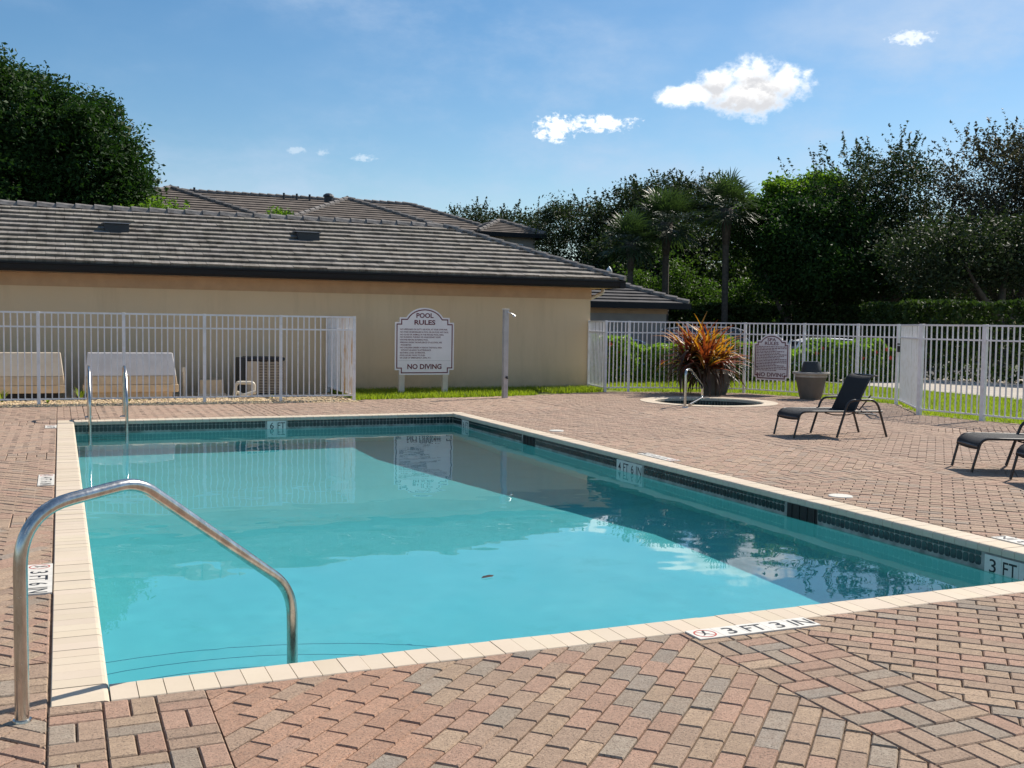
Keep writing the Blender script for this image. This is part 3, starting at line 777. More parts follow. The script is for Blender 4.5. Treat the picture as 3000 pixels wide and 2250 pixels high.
# ------------------------------------------------------------------ spa
spa = thing('spa', 'round in-ground spa with pale coping ring in the far deck', 'spa', (*SPA, 0))
ns = 48
for k in range(ns):
    b = MB(); a0, a1 = 2 * math.pi * (k + .02) / ns, 2 * math.pi * (k + .98) / ns
    vs = []
    for a in (a0, a1):
        for r, z in ((SPA_RO, -.01), (SPA_RO, .010), (SPA_R + .02, .010), (SPA_R, -.005), (SPA_R, -.05)): vs.append((r * math.cos(a), r * math.sin(a), z))
    b.add(vs, [(i, i + 1, 6 + i, 5 + i) for i in range(4)] + [(0, 1, 2, 3, 4)[::-1], (5, 6, 7, 8, 9)], (rng.uniform(.95, 1.03),) * 3); b.build('coping_stone', M['coping'], spa)
b = MB(); b.lathe([(SPA_R + .012, -.04), (SPA_R + .012, -.40)], 64); b.build('grout_band', M['grout'], spa)
b = MB(); nt = 110
for k in range(nt):
    a0, a1 = 2 * math.pi * (k + .08) / nt, 2 * math.pi * (k + .92) / nt; R_ = SPA_R + .008
    for z0, z1 in ((-.085, -.058), (-.155, -.089), (-.19, -.16), (-.262, -.195)):
        b.add([(R_ * math.cos(a), R_ * math.sin(a), z) for a, z in ((a0, z0), (a1, z0), (a1, z1), (a0, z1))], [(3, 2, 1, 0)], (rng.uniform(.7, 1.3),) * 3)
stuff(b.build('waterline_tiles', M['tile'], spa))
b = MB(); b.lathe([(SPA_R + .02, -.39), (SPA_R + .02, -1.15), (0.0, -1.15)], 48); b.build('shell', M['spaplaster'], spa, smooth=False)
b = MB(); b.lathe([(SPA_R + .015, 0), (SPA_R * .5, 0), (0.0, 0)], 64); o = b.build('spa_water', M['water'], smooth=True, loc=(*SPA, -.27)); struct(o)

# ------------------------------------------------------------------ clubhouse
EX, EY, EZ = 11.56, 20.90, 2.44; RYY, RZZ = 24.0, 3.70; SL = (RZZ - EZ) / (RYY - EY); LX = -9.0; BY = 2 * RYY - EY
club = thing('clubhouse', 'long low tan stucco clubhouse with grey tiled hip roof', 'building', (11.04, 21.4, 0))
def cb(b, name, m, parent=club, **k):
    b.v = [(x - 11.04, y - 21.4, z) for x, y, z in b.v]; return b.build(name, m, parent, **k)
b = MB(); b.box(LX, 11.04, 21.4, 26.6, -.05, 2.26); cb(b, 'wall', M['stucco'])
b = MB(); b.box(LX, 11.055, 21.385, 21.40 - .001, 2.01, 2.255); b.box(11.041, 11.055, 21.401, 26.6, 2.01, 2.255); cb(b, 'frieze', M['stucco_band'])
b = MB(); b.box(LX, EX - .06, EY + .04, BY - .04, 2.262, 2.30); cb(b, 'soffit', M['soffit'])
b = MB()
prof = [(.04, 2.255), (-.05, 2.258), (-.075, 2.30), (-.085, 2.38), (-.10, 2.39), (-.10, 2.425), (.04, 2.425)]
def gutter(p0, p1, out):
    d = Vector(p1) - Vector(p0); vs = []
    for p in (p0, p1):
        for (o_, z) in prof: vs.append((p[0] + out[0] * -o_, p[1] + out[1] * -o_, z))
    k = len(prof); b.add(vs, [(i, (i + 1) % k, k + (i + 1) % k, k + i) for i in range(k)] + [tuple(range(k))[::-1], tuple(range(k, 2 * k))])
gutter((LX, EY + .03), (EX + .07, EY + .03), (0, -1)); gutter((EX - .03, EY - .06), (EX - .03, BY), (1, 0))
cb(b, 'gutter', M['gutter'])
b = MB(); RX = EX - (RYY - EY)
zz = -.03
b.add([(LX, EY, EZ + zz), (EX, EY, EZ + zz), (RX, RYY, RZZ + zz), (LX, RYY, RZZ + zz), (EX, BY, EZ + zz), (LX, BY, EZ + zz)], [(0, 1, 2, 3), (1, 4, 2), (4, 5, 3, 2)])
roof = cb(b, 'roof', M['underlay'])
NC = 12; W_ = (RYY - EY) / NC
for k in range(NC):
    b = MB(); y0 = EY - .05 + k * W_; y1 = y0 + W_ * 1.12
    xe = EX - (y0 + W_ * .5 - EY) + .02; x = LX + (k % 2) * .165 - .3
    while x < xe:
        x1 = min(x + .33, xe); g = .003; dz = rng.gauss(0, .003); t = .064 + rng.gauss(0, .002)
        z0 = EZ + SL * (y0 - EY); z1 = EZ + SL * (min(y1, RYY) - EY); yy1 = min(y1, RYY)
        tw = rng.gauss(0, .0025)
        vs = [(x + g, y0 + .05, z0 - .005), (x1 - g, y0 + .05, z0 - .005), (x1 - g, y0, z0 + t + dz + tw), (x + g, y0, z0 + t + dz - tw), (x1 - g, yy1, z1 + .008), (x + g, yy1, z1 + .008)]
        f = rng.uniform(.93, 1.07); c = (f, f, f * rng.uniform(.97, 1.02))
        b.add(vs, [(0, 1, 2, 3), (3, 2, 4, 5), (0, 3, 5), (1, 4, 2)], c); x += .33
    cb(b, 'tile_course', M['rtile'], roof)
b = MB()   # east hip slope, stepped courses seen edge-on
for k in range(NC):
    x0 = EX + .05 - k * W_; x1 = x0 - W_ * 1.12; ya = EY + (EX - x0) + .05; yb = BY - (EX - x0) - .05
    z0 = EZ + SL * (EX - x0); z1 = EZ + SL * (EX - max(x1, RX))
    b.add([(x0, ya, z0), (x0, yb, z0), (x0, yb, z0 + .036), (x0, ya, z0 + .036), (max(x1, RX), yb, z1 + .008), (max(x1, RX), ya, z1 + .008)], [(0, 1, 2, 3), (3, 2, 4, 5)], (1, 1, 1))
stuff(cb(b, 'hip_tiles', M['rtile'], roof))
def cap_tile(p0, p1, lift, name, wdt=.115):
    p0, p1 = Vector(p0), Vector(p1); d = (p1 - p0).normalized(); s = d.cross(Vector((0, 0, 1))).normalized(); u = s.cross(d)
    b = MB(); vs = []
    for p, l, w in ((p0, lift, wdt), (p1, 0.0, wdt * .88)):
        for a, h_ in ((-1, -.055), (-.62, .02), (-.2, .05), (.2, .05), (.62, .02), (1, -.055)): vs.append(p + s * a * w + u * (h_ + l))
    b.add(vs, [(i, i + 1, 7 + i, 6 + i) for i in range(5)] + [(0, 1, 2, 3, 4, 5)[::-1], (6, 7, 8, 9, 10, 11)])
    return cb(b, name, M['captile'], roof)
x = RX - .1; k = 0
while x > LX:
    cap_tile((x, RYY, RZZ + .02), (x - .385, RYY, RZZ + .02), .025 if False else .0, 'ridge_tile') if False else cap_tile((x - .375, RYY, RZZ + .03), (x + .02, RYY, RZZ + .03), .03, 'ridge_tile')
    x -= .365
L_ = RYY - EY; nh = 12
for k in range(nh):
    t0, t1 = k / nh, (k + 1.08) / nh
    p = lambda t: (EX + .05 - t * (L_ + .05), EY - .05 + t * (L_ + .05), EZ - .01 + t * (RZZ - EZ + .02) + .03)
    cap_tile(p(t0), p(t1), .03, 'hip_tile')
for xv in (.83, 4.66):
    yv = 22.55; zv = EZ + SL * (yv - EY)
    b = MB(); b.bbox(xv, xv + .46, yv, yv + .30, zv + .02, zv + .20, .012); v = cb(b, 'roof_vent', M['vent'], roof)
    b = MB(); b.add([(xv - .02, yv - .04, zv + .195), (xv + .48, yv - .04, zv + .195), (xv + .48, yv + .5, zv + .245), (xv - .02, yv + .5, zv + .245), (xv - .02, yv - .04, zv + .21), (xv + .48, yv - .04, zv + .21), (xv + .48, yv + .5, zv + .26), (xv - .02, yv + .5, zv + .26)], [(0, 1, 5, 4), (4, 5, 6, 7), (1, 2, 6, 5), (3, 0, 4, 7), (2, 3, 7, 6)])
    cb(b, 'vent_lid', M['ventflash'], roof)
b = MB(); b.tube(arc_path([(EX - .02, 21.75, 2.30), (EX - .02, 21.75, 2.18), (11.09, 21.75, 1.98), (11.09, 21.75, 0)], [.07, .07], 6), .04, 10); sharp(cb(b, 'downspout', M['signpost'], smooth=True))

# ------------------------------------------------------------------ fences
pick_me = {}; FR = random.Random(9)
def picket_mesh(h0, h1, w, m):
    key = (round(h0, 3), round(h1, 3), w, m.name)
    if key not in pick_me:
        b = MB(); b.box(-w / 2, w / 2, -w / 2, w / 2, h0, h1); me = bpy.data.meshes.new('picket'); me.from_pydata(b.v, [], b.f); me.materials.append(m); pick_me[key] = me
    return pick_me[key]
def fence(name, label, cat, pts, H=1.53, step=.1016, post=.052, m=None, skip_posts=(), mats=None):
    m = m or M['white_metal']; o0 = Vector((*pts[0], 0)); root = thing(name, label, cat, o0)
    for i, p in enumerate(pts):
        if i in skip_posts: continue
        b = MB(); a = 0
        j = min(i, len(pts) - 2); d = Vector((*pts[j + 1], 0)) - Vector((*pts[j], 0)); a = math.atan2(d.y, d.x)
        b.bbox(-post / 2, post / 2, -post / 2, post / 2, -.03, H + .004, .004, M=Matrix.Translation(Vector((*p, 0)) - o0) @ Matrix.Rotation(a, 4, 'Z')); b.build('post', m, root)
    for i in range(len(pts) - 1):
        mm = (mats or {}).get(i, m)
        p, q = Vector((*pts[i], 0)), Vector((*pts[i + 1], 0)); d = q - p; L = d.length; a = math.atan2(d.y, d.x)
        T = Matrix.Translation(p - o0) @ Matrix.Rotation(a, 4, 'Z')
        for nm, z0, z1, w in (('top_rail', H - .03, H, .028), ('middle_rail', H - .262, H - .236, .024), ('bottom_rail', .075, .10, .024)):
            e = .027
            b = MB(); b.box(e, L - e, -w / 2, w / 2, z0, z1, M=T); b.build(nm, mm, root)
        n = max(1, round(L / step)); me = picket_mesh(.085, H - .012, .0185, mm)
        for k in range(1, n):
            o = link('picket', me, root); o.location = (p - o0) + d * (k / n); o.rotation_euler = (FR.gauss(0, .0022), FR.gauss(0, .0022), a)
    return root
fence('metal_fence', 'white metal picket fence in front of the pool equipment and air conditioner', 'fence',
      [(-3.0, 19.06), (-1.66, 19.05), (-.33, 19.05), (.99, 19.05), (2.31, 19.05), (3.63, 19.05), (4.95, 18.97), (5.0, 20.2), (5.04, 21.36)], skip_posts=(7,), mats={6: M['rusty_metal'], 7: M['white_metal']})
fence('metal_fence', 'white metal picket fence from the clubhouse corner past the spa', 'fence',
      [(11.0, 21.36), (10.80, 20.18), (11.365, 20.17), (12.60, 19.80), (13.75, 19.28), (14.28, 17.95), (14.67, 16.78), (14.82, 15.83)])
g = fence('pool_gate', 'white metal gate with close pickets set back beside the reclining black lounger', 'gate', [(14.80, 15.75), (13.44, 13.82)], step=.118, skip_posts=(0, 1))
b = MB(); b.bbox(-.05, .03, -.05, .03, 1.0, 1.12, .006); b.bbox(-.07, -.02, -.03, .01, 1.14, 1.17, .004); b.build('latch', M['darkplastic'], g)
fence('metal_fence', 'white metal picket fence along the lawn at the right picture edge', 'fence',
      [(13.41, 13.78), (13.56, 12.58), (13.70, 11.27), (13.84, 9.96), (13.98, 8.65)], post=.07)

# ------------------------------------------------------------------ equipment behind the left fence
def pump_cover(x0, x1, y, label, lowm, topm):
    o = thing('pump_cover', label, 'equipment cover', ((x0 + x1) / 2, y, 0)); w = (x1 - x0) / 2
    def frust(z0, z1, a0, a1, d0, d1, name, m):
        b = MB(); vs = []
        for z, a, (f, k) in ((z0, a0, d0), (z1, a1, d1)): vs += [(-a, f, z), (a, f, z), (a, k, z), (-a, k, z)]
        b.add(vs, [(3, 2, 1, 0), (4, 5, 6, 7), (0, 1, 5, 4), (1, 2, 6, 5), (2, 3, 7, 6), (3, 0, 4, 7)])
        q = b.build(name, m, o); bv = q.modifiers.new('bevel', 'BEVEL'); bv.width = .012; bv.segments = 2; return q
    frust(.12, .255, w, w, (0, .6), (.0, .6), 'base_tray', M['fibre_low'])
    frust(.257, .41, w - .02, w - .035, (.015, .6), (.05, .6), 'lower_shell', M['fibre_low'])
    frust(.412, .82, w - .035, w - .085, (.05, .6), (.20, .58), 'upper_shell', topm)
    b = MB(); b.box(-w + .1, w - .1, .06, .55, -.02, .12); b.build('plinth', M['fibre_low'] if lowm else M['void'], o)
    b = MB()
    for sx in (-w + .16, w - .16):
        for dz in (0, .03): b.lathe([(0, 0), (.008, 0)], 8, sx, dz)
    return o
pump_cover(-1.60, .09, 20.0, 'cream fibreglass pump cover at the left picture edge behind the fence', 0, M['fibre'])
pump_cover(.36, 1.97, 20.0, 'grey-white and tan fibreglass pump cover behind the pool ladder', 1, M['fibre_grey'])
b = MB(); b.tube([(0, 0, 0), (0, 0, .48)], .03, 12); b.tube([(0, 0, .46), (0, 0, .55)], .042, 12); tag(b.build('vent_pipe', M['pvc'], loc=(2.10, 20.35, 0)), 'tall capped cream pipe standing beside the grey-white pump cover', 'pipe')
b = MB(); b.tube([(0, 0, 0), (0, 0, .12)], .04, 12); b.tube([(0, 0, .10), (0, 0, .16)], .05, 12); tag(b.build('pipe_stub', M['pvc'], loc=(.22, 20.3, 0)), 'short capped cream pipe stub between the two pump covers', 'pipe')
o = thing('valve_box', 'small tan box on the gravel between pipe and air conditioner', 'valve box', (2.62, 20.5, 0))
b = MB(); b.add([(-.225, 0, .04), (.225, 0, .04), (.225, .35, .04), (-.225, .35, .04), (-.21, .02, .30), (.21, .02, .30), (.21, .33, .30), (-.21, .33, .30)], [(0, 1, 5, 4), (1, 2, 6, 5), (2, 3, 7, 6), (3, 0, 4, 7), (4, 5, 6, 7)]); b.build('lid', M['fibre_low'], o)
b = MB(); b.bbox(-.26, .26, -.03, .38, 0, .04, .006); b.build('base', M['fibre'], o)
ac = thing('air_conditioner', 'beige louvred air conditioner condenser behind the fence', 'air conditioner', (3.62, 20.45, 0))
b = MB(); b.bbox(-.33, .33, 0, .64, .03, .66, .03); b.build('housing', M['void'], ac)
b = MB(); b.bbox(-.36, .36, -.03, .67, .66, .73, .03); b.build('top_cap', M['darkplastic'], ac)
b = MB(); b.bbox(-.36, -.16, -.028, -.004, .04, .655, .006); b.build('access_panel', M['ac'], ac)
b = MB(); b.bbox(-.50, -.37, .05, .5, .03, .72, .02); b.build('control_box', M['darkplastic'], ac)
for k in range(20):
    z = .055 + k * .0302
    b = MB(); b.box(-.155, .355, -.022, .004, z, z + .014); b.box(.336, .362, .006, .64, z, z + .014); b.build('louvre', M['ac'], ac)
for x in (-.15, .02, .19, .345):
    b = MB(); b.box(x, x + .014, -.03, -.022, .04, .66); b.build('louvre_post', M['ac'], ac)
b = MB(); b.bbox(-.55, .42, -.08, .72, -.02, .03, .008); b.build('pad', M['concrete'], ac)
b = MB(); b.tube(arc_path([(2.95, 19.98, -.02), (2.99, 19.98, .28), (3.31, 19.98, .27), (3.31, 19.98, .06)], [.07, .06], 6), .034, 12); sharp(tag(b.build('drain_pipe', M['pvc'], smooth=True), 'cream arched pipe in front of the air conditioner', 'pipe'))
b = MB(); b.tube(arc_path([(3.02, 20.06, .09), (3.10, 19.9, .045), (3.33, 19.88, .11)], .05, 5), .034, 12); sharp(tag(b.build('drain_pipe', M['pvc'], smooth=True), 'loose cream pipe lying below the arched pipe', 'pipe'))
# pebbles
rs = np.random.RandomState(3); b = MB()
ico = [(0, 0, 1), (.9, 0, .2), (.28, .85, .25), (-.72, .53, .2), (-.72, -.53, .25), (.28, -.85, .2), (0, 0, -.6)]
icf = [(0, 1, 2), (0, 2, 3), (0, 3, 4), (0, 4, 5), (0, 5, 1), (6, 2, 1), (6, 3, 2), (6, 4, 3), (6, 5, 4), (6, 1, 5)]
for k in range(7000):
    x = rs.uniform(-1.9, 4.95); y = 18.56 + 2.4 * rs.rand() ** 1.7; s = rs.uniform(.012, .03); a = rs.rand() * 6.3; ca, sa = math.cos(a), math.sin(a)
    if x > 3.0 and rs.rand() < .75 * min(1, (x - 3.0) / 1.0): continue
    f = rs.uniform(.6, 1.1)
    b.add([(x + s * (p[0] * ca * 1.3 - p[1] * sa), y + s * (p[0] * sa * 1.3 + p[1] * ca), -.004 + s * .7 * p[2]) for p in ico], icf, (f, f * rs.uniform(.9, 1.0), f * rs.uniform(.75, .95)))
stuff(b.build('gravel', M['pebble']))

# ------------------------------------------------------------------ signs and shower
def sign_outline(w, h, notch, arch, arcw):
    """half width w, height h: notched lower corners, stepped shoulders and an arched top; counter-clockwise"""
    p = [(-w + notch, 0), (w - notch, 0), (w - notch, notch), (w, notch), (w, h - arch - notch), (w - notch, h - arch - notch), (w - notch, h - arch)]
    k = 12
    for i in range(k + 1):
        a = math.pi * (.14 + .72 * i / k)
        c0 = math.cos(math.pi * .14); s0 = math.sin(math.pi * .14)
        p.append((arcw * math.cos(a) / c0, h - arch + arch * (math.sin(a) - s0) / (1 - s0)))
    p += [(-w + notch, h - arch), (-w + notch, h - arch - notch), (-w, h - arch - notch), (-w, notch), (-w + notch, notch)]
    return p
def shrink(p, d):
    n = len(p); out = []
    for i in range(n):
        a, b_, c = Vector(p[i - 1]), Vector(p[i]), Vector(p[(i + 1) % n])
        e1 = (b_ - a).normalized(); e2 = (c - b_).normalized(); n1 = Vector((-e1.y, e1.x)); n2 = Vector((-e2.y, e2.x))
        bis = (n1 + n2); k = d * 2 / max(.3, bis.length_squared); out.append(tuple(b_ + bis * k))
    return out
def sign(root, org, ax, w, h, notch, arch, arcw, t):
    """board, maroon border; returns function to put text at board coordinates"""
    ax = Vector(ax); up = Vector((0, 0, 1)); nrm = ax.cross(up); org = Vector(org)
    out = sign_outline(w, h, notch, arch, arcw); n = len(out); b = MB()
    P3 = lambda p, d: org + ax * p[0] + up * p[1] + nrm * d
    bm = bmesh.new(); vs = [bm.verts.new(P3(p, 0)) for p in out]; f = bm.faces.new(vs); f.normal_update(); bmesh.ops.triangulate(bm, faces=[f], ngon_method='EAR_CLIP'); b.addbm(bm); bm.free()
    b.add([P3(p, 0) for p in out] + [P3(p, -t) for p in out], [((i + 1) % n, i, n + i, n + (i + 1) % n) for i in range(n)])
    bm = bmesh.new(); vs = [bm.verts.new(P3(p, -t)) for p in out[::-1]]; f = bm.faces.new(vs); f.normal_update(); bmesh.ops.triangulate(bm, faces=[f], ngon_method='EAR_CLIP'); b.addbm(bm); bm.free()
    board = b.build('board', M['signwhite'], root)
    i1, i2 = shrink(out, .030), shrink(out, .052)
    b = MB(); b.add([P3(p, .0012) for p in i1] + [P3(p, .0012) for p in i2], [(i, (i + 1) % n, n + (i + 1) % n, n + i) for i in range(n)]); b.build('border', M['maroon'], root)
    def txt(b, s, x, y, hh, ww=None, bold=.012, align='CENTER'): put_text(b, s, P3((x, y), .0016), ax, up, hh, ww, bold, align)
    return txt, P3
sg = thing('pool_rules_sign', 'white POOL RULES sign with maroon border on two cream posts', 'sign', (6.71, 20.2, 0))
for x in (-.46, .455):
    b = MB(); b.bbox(x - .055, x + .055, .012, .10, -.03, 1.50, .005); b.build('post', M['signpost'], sg)
txt, P3 = sign(sg, (0.005, 0, .39), (1, 0, 0), .62, 1.34, .095, .195, .385, .012)
b = MB(); txt(b, 'POOL', 0, 1.185, .092, .36, .03); txt(b, 'RULES', 0, 1.048, .092, .44, .03); b.build('title_lettering', M['maroon'], sg)
b = MB(); txt(b, 'NO DIVING', 0, .165, .098, .72, .03); b.build('warning_lettering', M['maroon'], sg)
b = MB(); yl = .905
for s in ['NO LIFEGUARD ON DUTY, USE POOL AT YOUR OWN RISK.', 'NO FOOD OR BEVERAGES IN POOL OR ON POOL WET DECK.', 'NO GLASS OR ANIMALS IN THE FENCED POOL AREA.', 'NO RUNNING, PUSHING OR UNNECESSARY NOISE.', 'SHOWER BEFORE ENTERING POOL.', 'PERSONS UNDER THE INFLUENCE OF ALCOHOL ARE', '  PROHIBITED.', 'NO CHILDREN UNDER 14 YEAR IN THE POOL AREA', '  WITHOUT AN ADULT IN ATTENDANCE.', 'BATHING LOAD: 20 PERSONS.', 'POOL HOURS: DAWN TO DUSK.', 'IN CASE OF EMERGENCY, DIAL 911.']:
    ind = .02 if s.startswith(' ') else 0
    st = s.strip() if ind else '\u2022' + s.strip()
    txt(b, st, -.52 + ind, yl, .030, .0205 * len(st), .02, 'LEFT'); yl -= .0515
b.build('rule_lettering', M['maroon'], sg)
b = MB(); b.add([P3((-.55, .282), .001), P3((.55, .282), .001), P3((.55, .285), .001), P3((-.55, .285), .001)], [(0, 1, 2, 3)]); b.build('divider_line', M['ventflash'], sg)
A, C = Vector((13.75, 19.28, 0)), Vector((14.28, 17.95, 0)); sx = (C - A).normalized(); sn = sx.cross(Vector((0, 0, 1)))
s0 = A + sx * .69 + sn * .045
s2 = thing('spa_rules_sign', 'white SPA RULES sign hung on the fence between the two planters', 'sign', s0)
txt, P3 = sign(s2, (0, 0, .31), tuple(sx), .43, .98, .062, .13, .27, .01)
b = MB(); txt(b, 'SPA', 0, .865, .07, .21, .02); txt(b, 'RULES', 0, .785, .07, .33, .02); b.build('title_lettering', M['maroon'], s2)
b = MB(); txt(b, 'NO DIVING', 0, .118, .085, .70, .02); b.build('warning_lettering', M['maroon'], s2)
b = MB(); r2 = random.Random(4); yl = .715
for i in range(16):
    x = -.365; end = r2.choice([.36, .36, .30, .2, .12])
    while x < end:
        w = r2.uniform(.02, .07); w = min(w, end - x + .005)
        b.add([P3((x, yl - .008), .0015), P3((x + w, yl - .008), .0015), P3((x + w, yl + .008), .0015), P3((x, yl + .008), .0015)], [(0, 1, 2, 3)]); x += w + .012
    yl -= .0335
b.build('rule_lettering', M['maroon'], s2)
b = MB()
for x in (-.25, .25):
    for z in (.35, .75): b.box(x - .02, x + .02, .001, .04, .31 + z, .335 + z, M=Matrix(((sx.x, -sn.x, 0, 0), (sx.y, -sn.y, 0, 0), (0, 0, 1, 0), (0, 0, 0, 1))))
b.build('clip', M['galv'], s2)
shw = thing('outdoor_shower', 'square metal outdoor shower post with small shower head in the grass', 'shower', (7.92, 18.90, 0), rad(4))
b = MB(); b.bbox(-.047, .047, -.047, .047, -.03, 1.70, .006); b.build('post', M['galv'], shw)
b = MB(); b.bbox(-.056, .056, -.056, .056, 1.70, 1.725, .005); b.build('post_cap', M['lid'], shw)
b = MB(); b.tube(arc_path([(.02, -.05, 1.645), (.06, -.10, 1.64), (.115, -.12, 1.60)], .03, 4), .012, 8); b.tube([(.105, -.117, 1.612), (.125, -.124, 1.575)], [.016, .032], 12); sharp(b.build('shower_head', M['chrome'], shw, smooth=True))
b = MB(); b.tube([(.01, -.05, .40), (.01, -.075, .40)], .025, 10); b.tube([(.01, -.075, .40), (.03, -.085, .37)], .010, 8); b.build('push_button', M['darkplastic'], shw)

# ------------------------------------------------------------------ loungers
def make_lounger(label):
    o = thing('sun_lounger', label, 'sun lounger', group='black sling loungers on the right deck'); W2 = .285
    for s in (-1, 1):
        y = s * W2
        b = MB(); b.tube(arc_path([(0, s * .25, 0), (.085, s * .26, .34), (.24, y, .345), (1.30, y, .335)], [.10, .03], 7), .0135, 10); sharp(b.build('side_rail', M['frame'], o, smooth=True))
        b = MB(); ya = s * (W2 + .03); b.tube(arc_path([(.60, ya, 0), (.76, ya, .49), (1.19, ya, .50), (1.36, ya, 0)], [.10, .13], 8), .0155, 10); sharp(b.build('armrest_frame', M['frame'], o, smooth=True))
        b = MB(); b.tube([(.975, s * .225, .34), (1.16, s * .225, .55)], .009, 8); b.build('back_brace', M['frame'], o)
    b = MB(); b.tube([(.055, -.255, .262), (.055, .255, .262)], .011, 8); b.build('foot_bar', M['frame'], o)
    b = MB(); b.tube(arc_path([(.92, -.24, .315), (1.26, -.24, .285), (1.26, .24, .285), (.92, .24, .315)], .05, 5), .009, 8); b.build('support_bar', M['frame'], o)
    b = MB(); b.tube(arc_path([(.45, -.26, .325), (.58, -.26, .295), (.82, -.26, .295), (.9, -.26, .33)], .08, 5), .008, 8); b.tube(arc_path([(.45, .26, .325), (.58, .26, .295), (.82, .26, .295), (.9, .26, .33)], .08, 5), .008, 8); b.build('under_brace', M['frame'], o)
    def sling(path, hw, name):
        b = MB(); n = len(path); m_ = 9
        for (x, z) in path:
            for j in range(m_):
                u = -1 + 2 * j / (m_ - 1); b.v.append((x, u * hw, z - .014 * (1 - u * u)))
        for (x, z) in path:
            for j in range(m_):
                u = -1 + 2 * j / (m_ - 1); b.v.append((x + .003, u * hw, z - .014 * (1 - u * u) - .006))
        q = n * m_
        for i in range(n - 1):
            for j in range(m_ - 1):
                a = i * m_ + j; b.face((a, a + 1, a + m_ + 1, a + m_)); b.face((q + a, q + a + m_, q + a + m_ + 1, q + a + 1))
        for i in range(n - 1):
            for j in (0, m_ - 1): a = i * m_ + j; b.face((a, a + m_, q + a + m_, q + a))
        for j in range(m_ - 1):
            for i in (0, n - 1): a = i * m_ + j; b.face((a, q + a, q + a + 1, a + 1))
        return b.build(name, M['sling'], o, smooth=True)
    sharp(sling([(.045, .245), (.055, .29), (.085, .325), (.14, .35), (.22, .358), (.5, .352), (.80, .347), (.9, .347)], .268, 'seat'), 60)
    th = rad(63); pth = [(.885 + t * math.cos(th), .34 + t * math.sin(th)) for t in (0, .13, .26, .39, .48)]
    pth += [(pth[-1][0] + .03, pth[-1][1] + .035), (pth[-1][0] + .075, pth[-1][1] + .05), (pth[-1][0] + .115, pth[-1][1] + .045)]
    bk = sharp(sling(pth, .255, 'backrest'), 60)
    for s in (-1, 1):
        b = MB(); b.tube([(x + .004, s * .258, z - .004) for x, z in pth], .011, 8); sharp(b.build('back_frame', M['frame'], o, smooth=True))
    b = MB(); b.tube([(pth[-1][0], -.258, pth[-1][1]), (pth[-1][0], .258, pth[-1][1])], .011, 8); b.build('head_bar', M['frame'], o)
    return o
l1 = make_lounger('black sling lounger with its back raised, by the spa'); l1.location = (8.835, 11.47, .004); l1.rotation_euler = (0, 0, rad(-7))
l2 = copy_tree(l1); l2['label'] = 'black lounger at the right edge, its seat end in the picture'; l2.location = (8.60, 8.22, .004); l2.rotation_euler = (0, 0, rad(-24))
l3 = copy_tree(l1); l3['label'] = 'black lounger cut off by the right edge, only its foot corner showing'; l3.location = (8.37, 7.27, .004); l3.rotation_euler = (0, 0, rad(-26))

# ------------------------------------------------------------------ planters
def planter(label, x, y, s=1.0):
    o = thing('planter', label, 'planter', (x, y, 0), group='tapered brown planters at the fence')
    b = MB(); b.lathe([(0, 0), (.235, 0), (.245, .02), (.25, .05), (.262, .055), (.345, .40), (.352, .43), (.36, .435), (.372, .50), (.40, .505)], 32); b.lathe([(.40, .505), (.40, .505)], 32)
    p = b.build('pot_body', M['pot'], o, smooth=True); sharp(p, 30)
    b = MB(); b.lathe([(.398, .505), (.425, .51), (.432, .53), (.425, .55), (.385, .552), (.375, .53), (.37, .45)], 32); sharp(b.build('pot_rim', M['potrim'], o, smooth=True), 30)
    b = MB(); b.lathe([(.372, .47), (0, .47)], 24); b.build('soil', M['sand'], o)
    o.scale = (s, s, 1.0); return o
planter('tapered brown planter holding the red and orange bromeliad', 12.75, 18.92, 1.0)
planter('tapered brown planter with an upturned black pot in it', 13.96, 17.30, .86)
b = MB(); b.lathe([(.215, 0), (.21, .05), (.165, .255), (.15, .285), (0, .29)], 24); sharp(tag(b.build('plastic_pot', M['darkplastic'], loc=(13.96, 17.30, .475), smooth=True), 'upturned black plastic pot sitting in the planter by the spa sign', 'plant pot'), 30)
br = thing('bromeliad', 'large bromeliad with red and orange strap leaves spilling over its planter', 'plant', (12.52, 18.98, .48))
rs = random.Random(21)
def strap(az, el, L, w, droop, mt, p00):
    b = MB(); n = 8; p = p00 + Vector((math.cos(az) * .04, math.sin(az) * .04, rs.uniform(0, .1))); e = el; h = Vector((-math.sin(az), math.cos(az), 0)); rows = []
    for i in range(n + 1):
        t = i / n; ww = w * (1 - t ** 2.2) * (.75 + .5 * t) + .002
        d = Vector((math.cos(az) * math.cos(e), math.sin(az) * math.cos(e), math.sin(e))); nn = h.cross(d)
        rows.append((p - h * ww, p + nn * ww * -.45, p + h * ww)); p = p + d * L / n; e -= droop / n
    vs = [q for r in rows for q in r]
    b.add(vs, [f for i in range(n) for f in ((i * 3, i * 3 + 1, i * 3 + 4, i * 3 + 3), (i * 3 + 1, i * 3 + 2, i * 3 + 5, i * 3 + 4))])
    b.build('strap_leaf', mt, br, smooth=True)
HEADS = [(0, 0, .22), (-.34, .1, .12), (.32, -.12, .10), (.08, .30, .08), (-.15, -.30, .02), (.2, .05, .30), (-.18, .15, .32)]
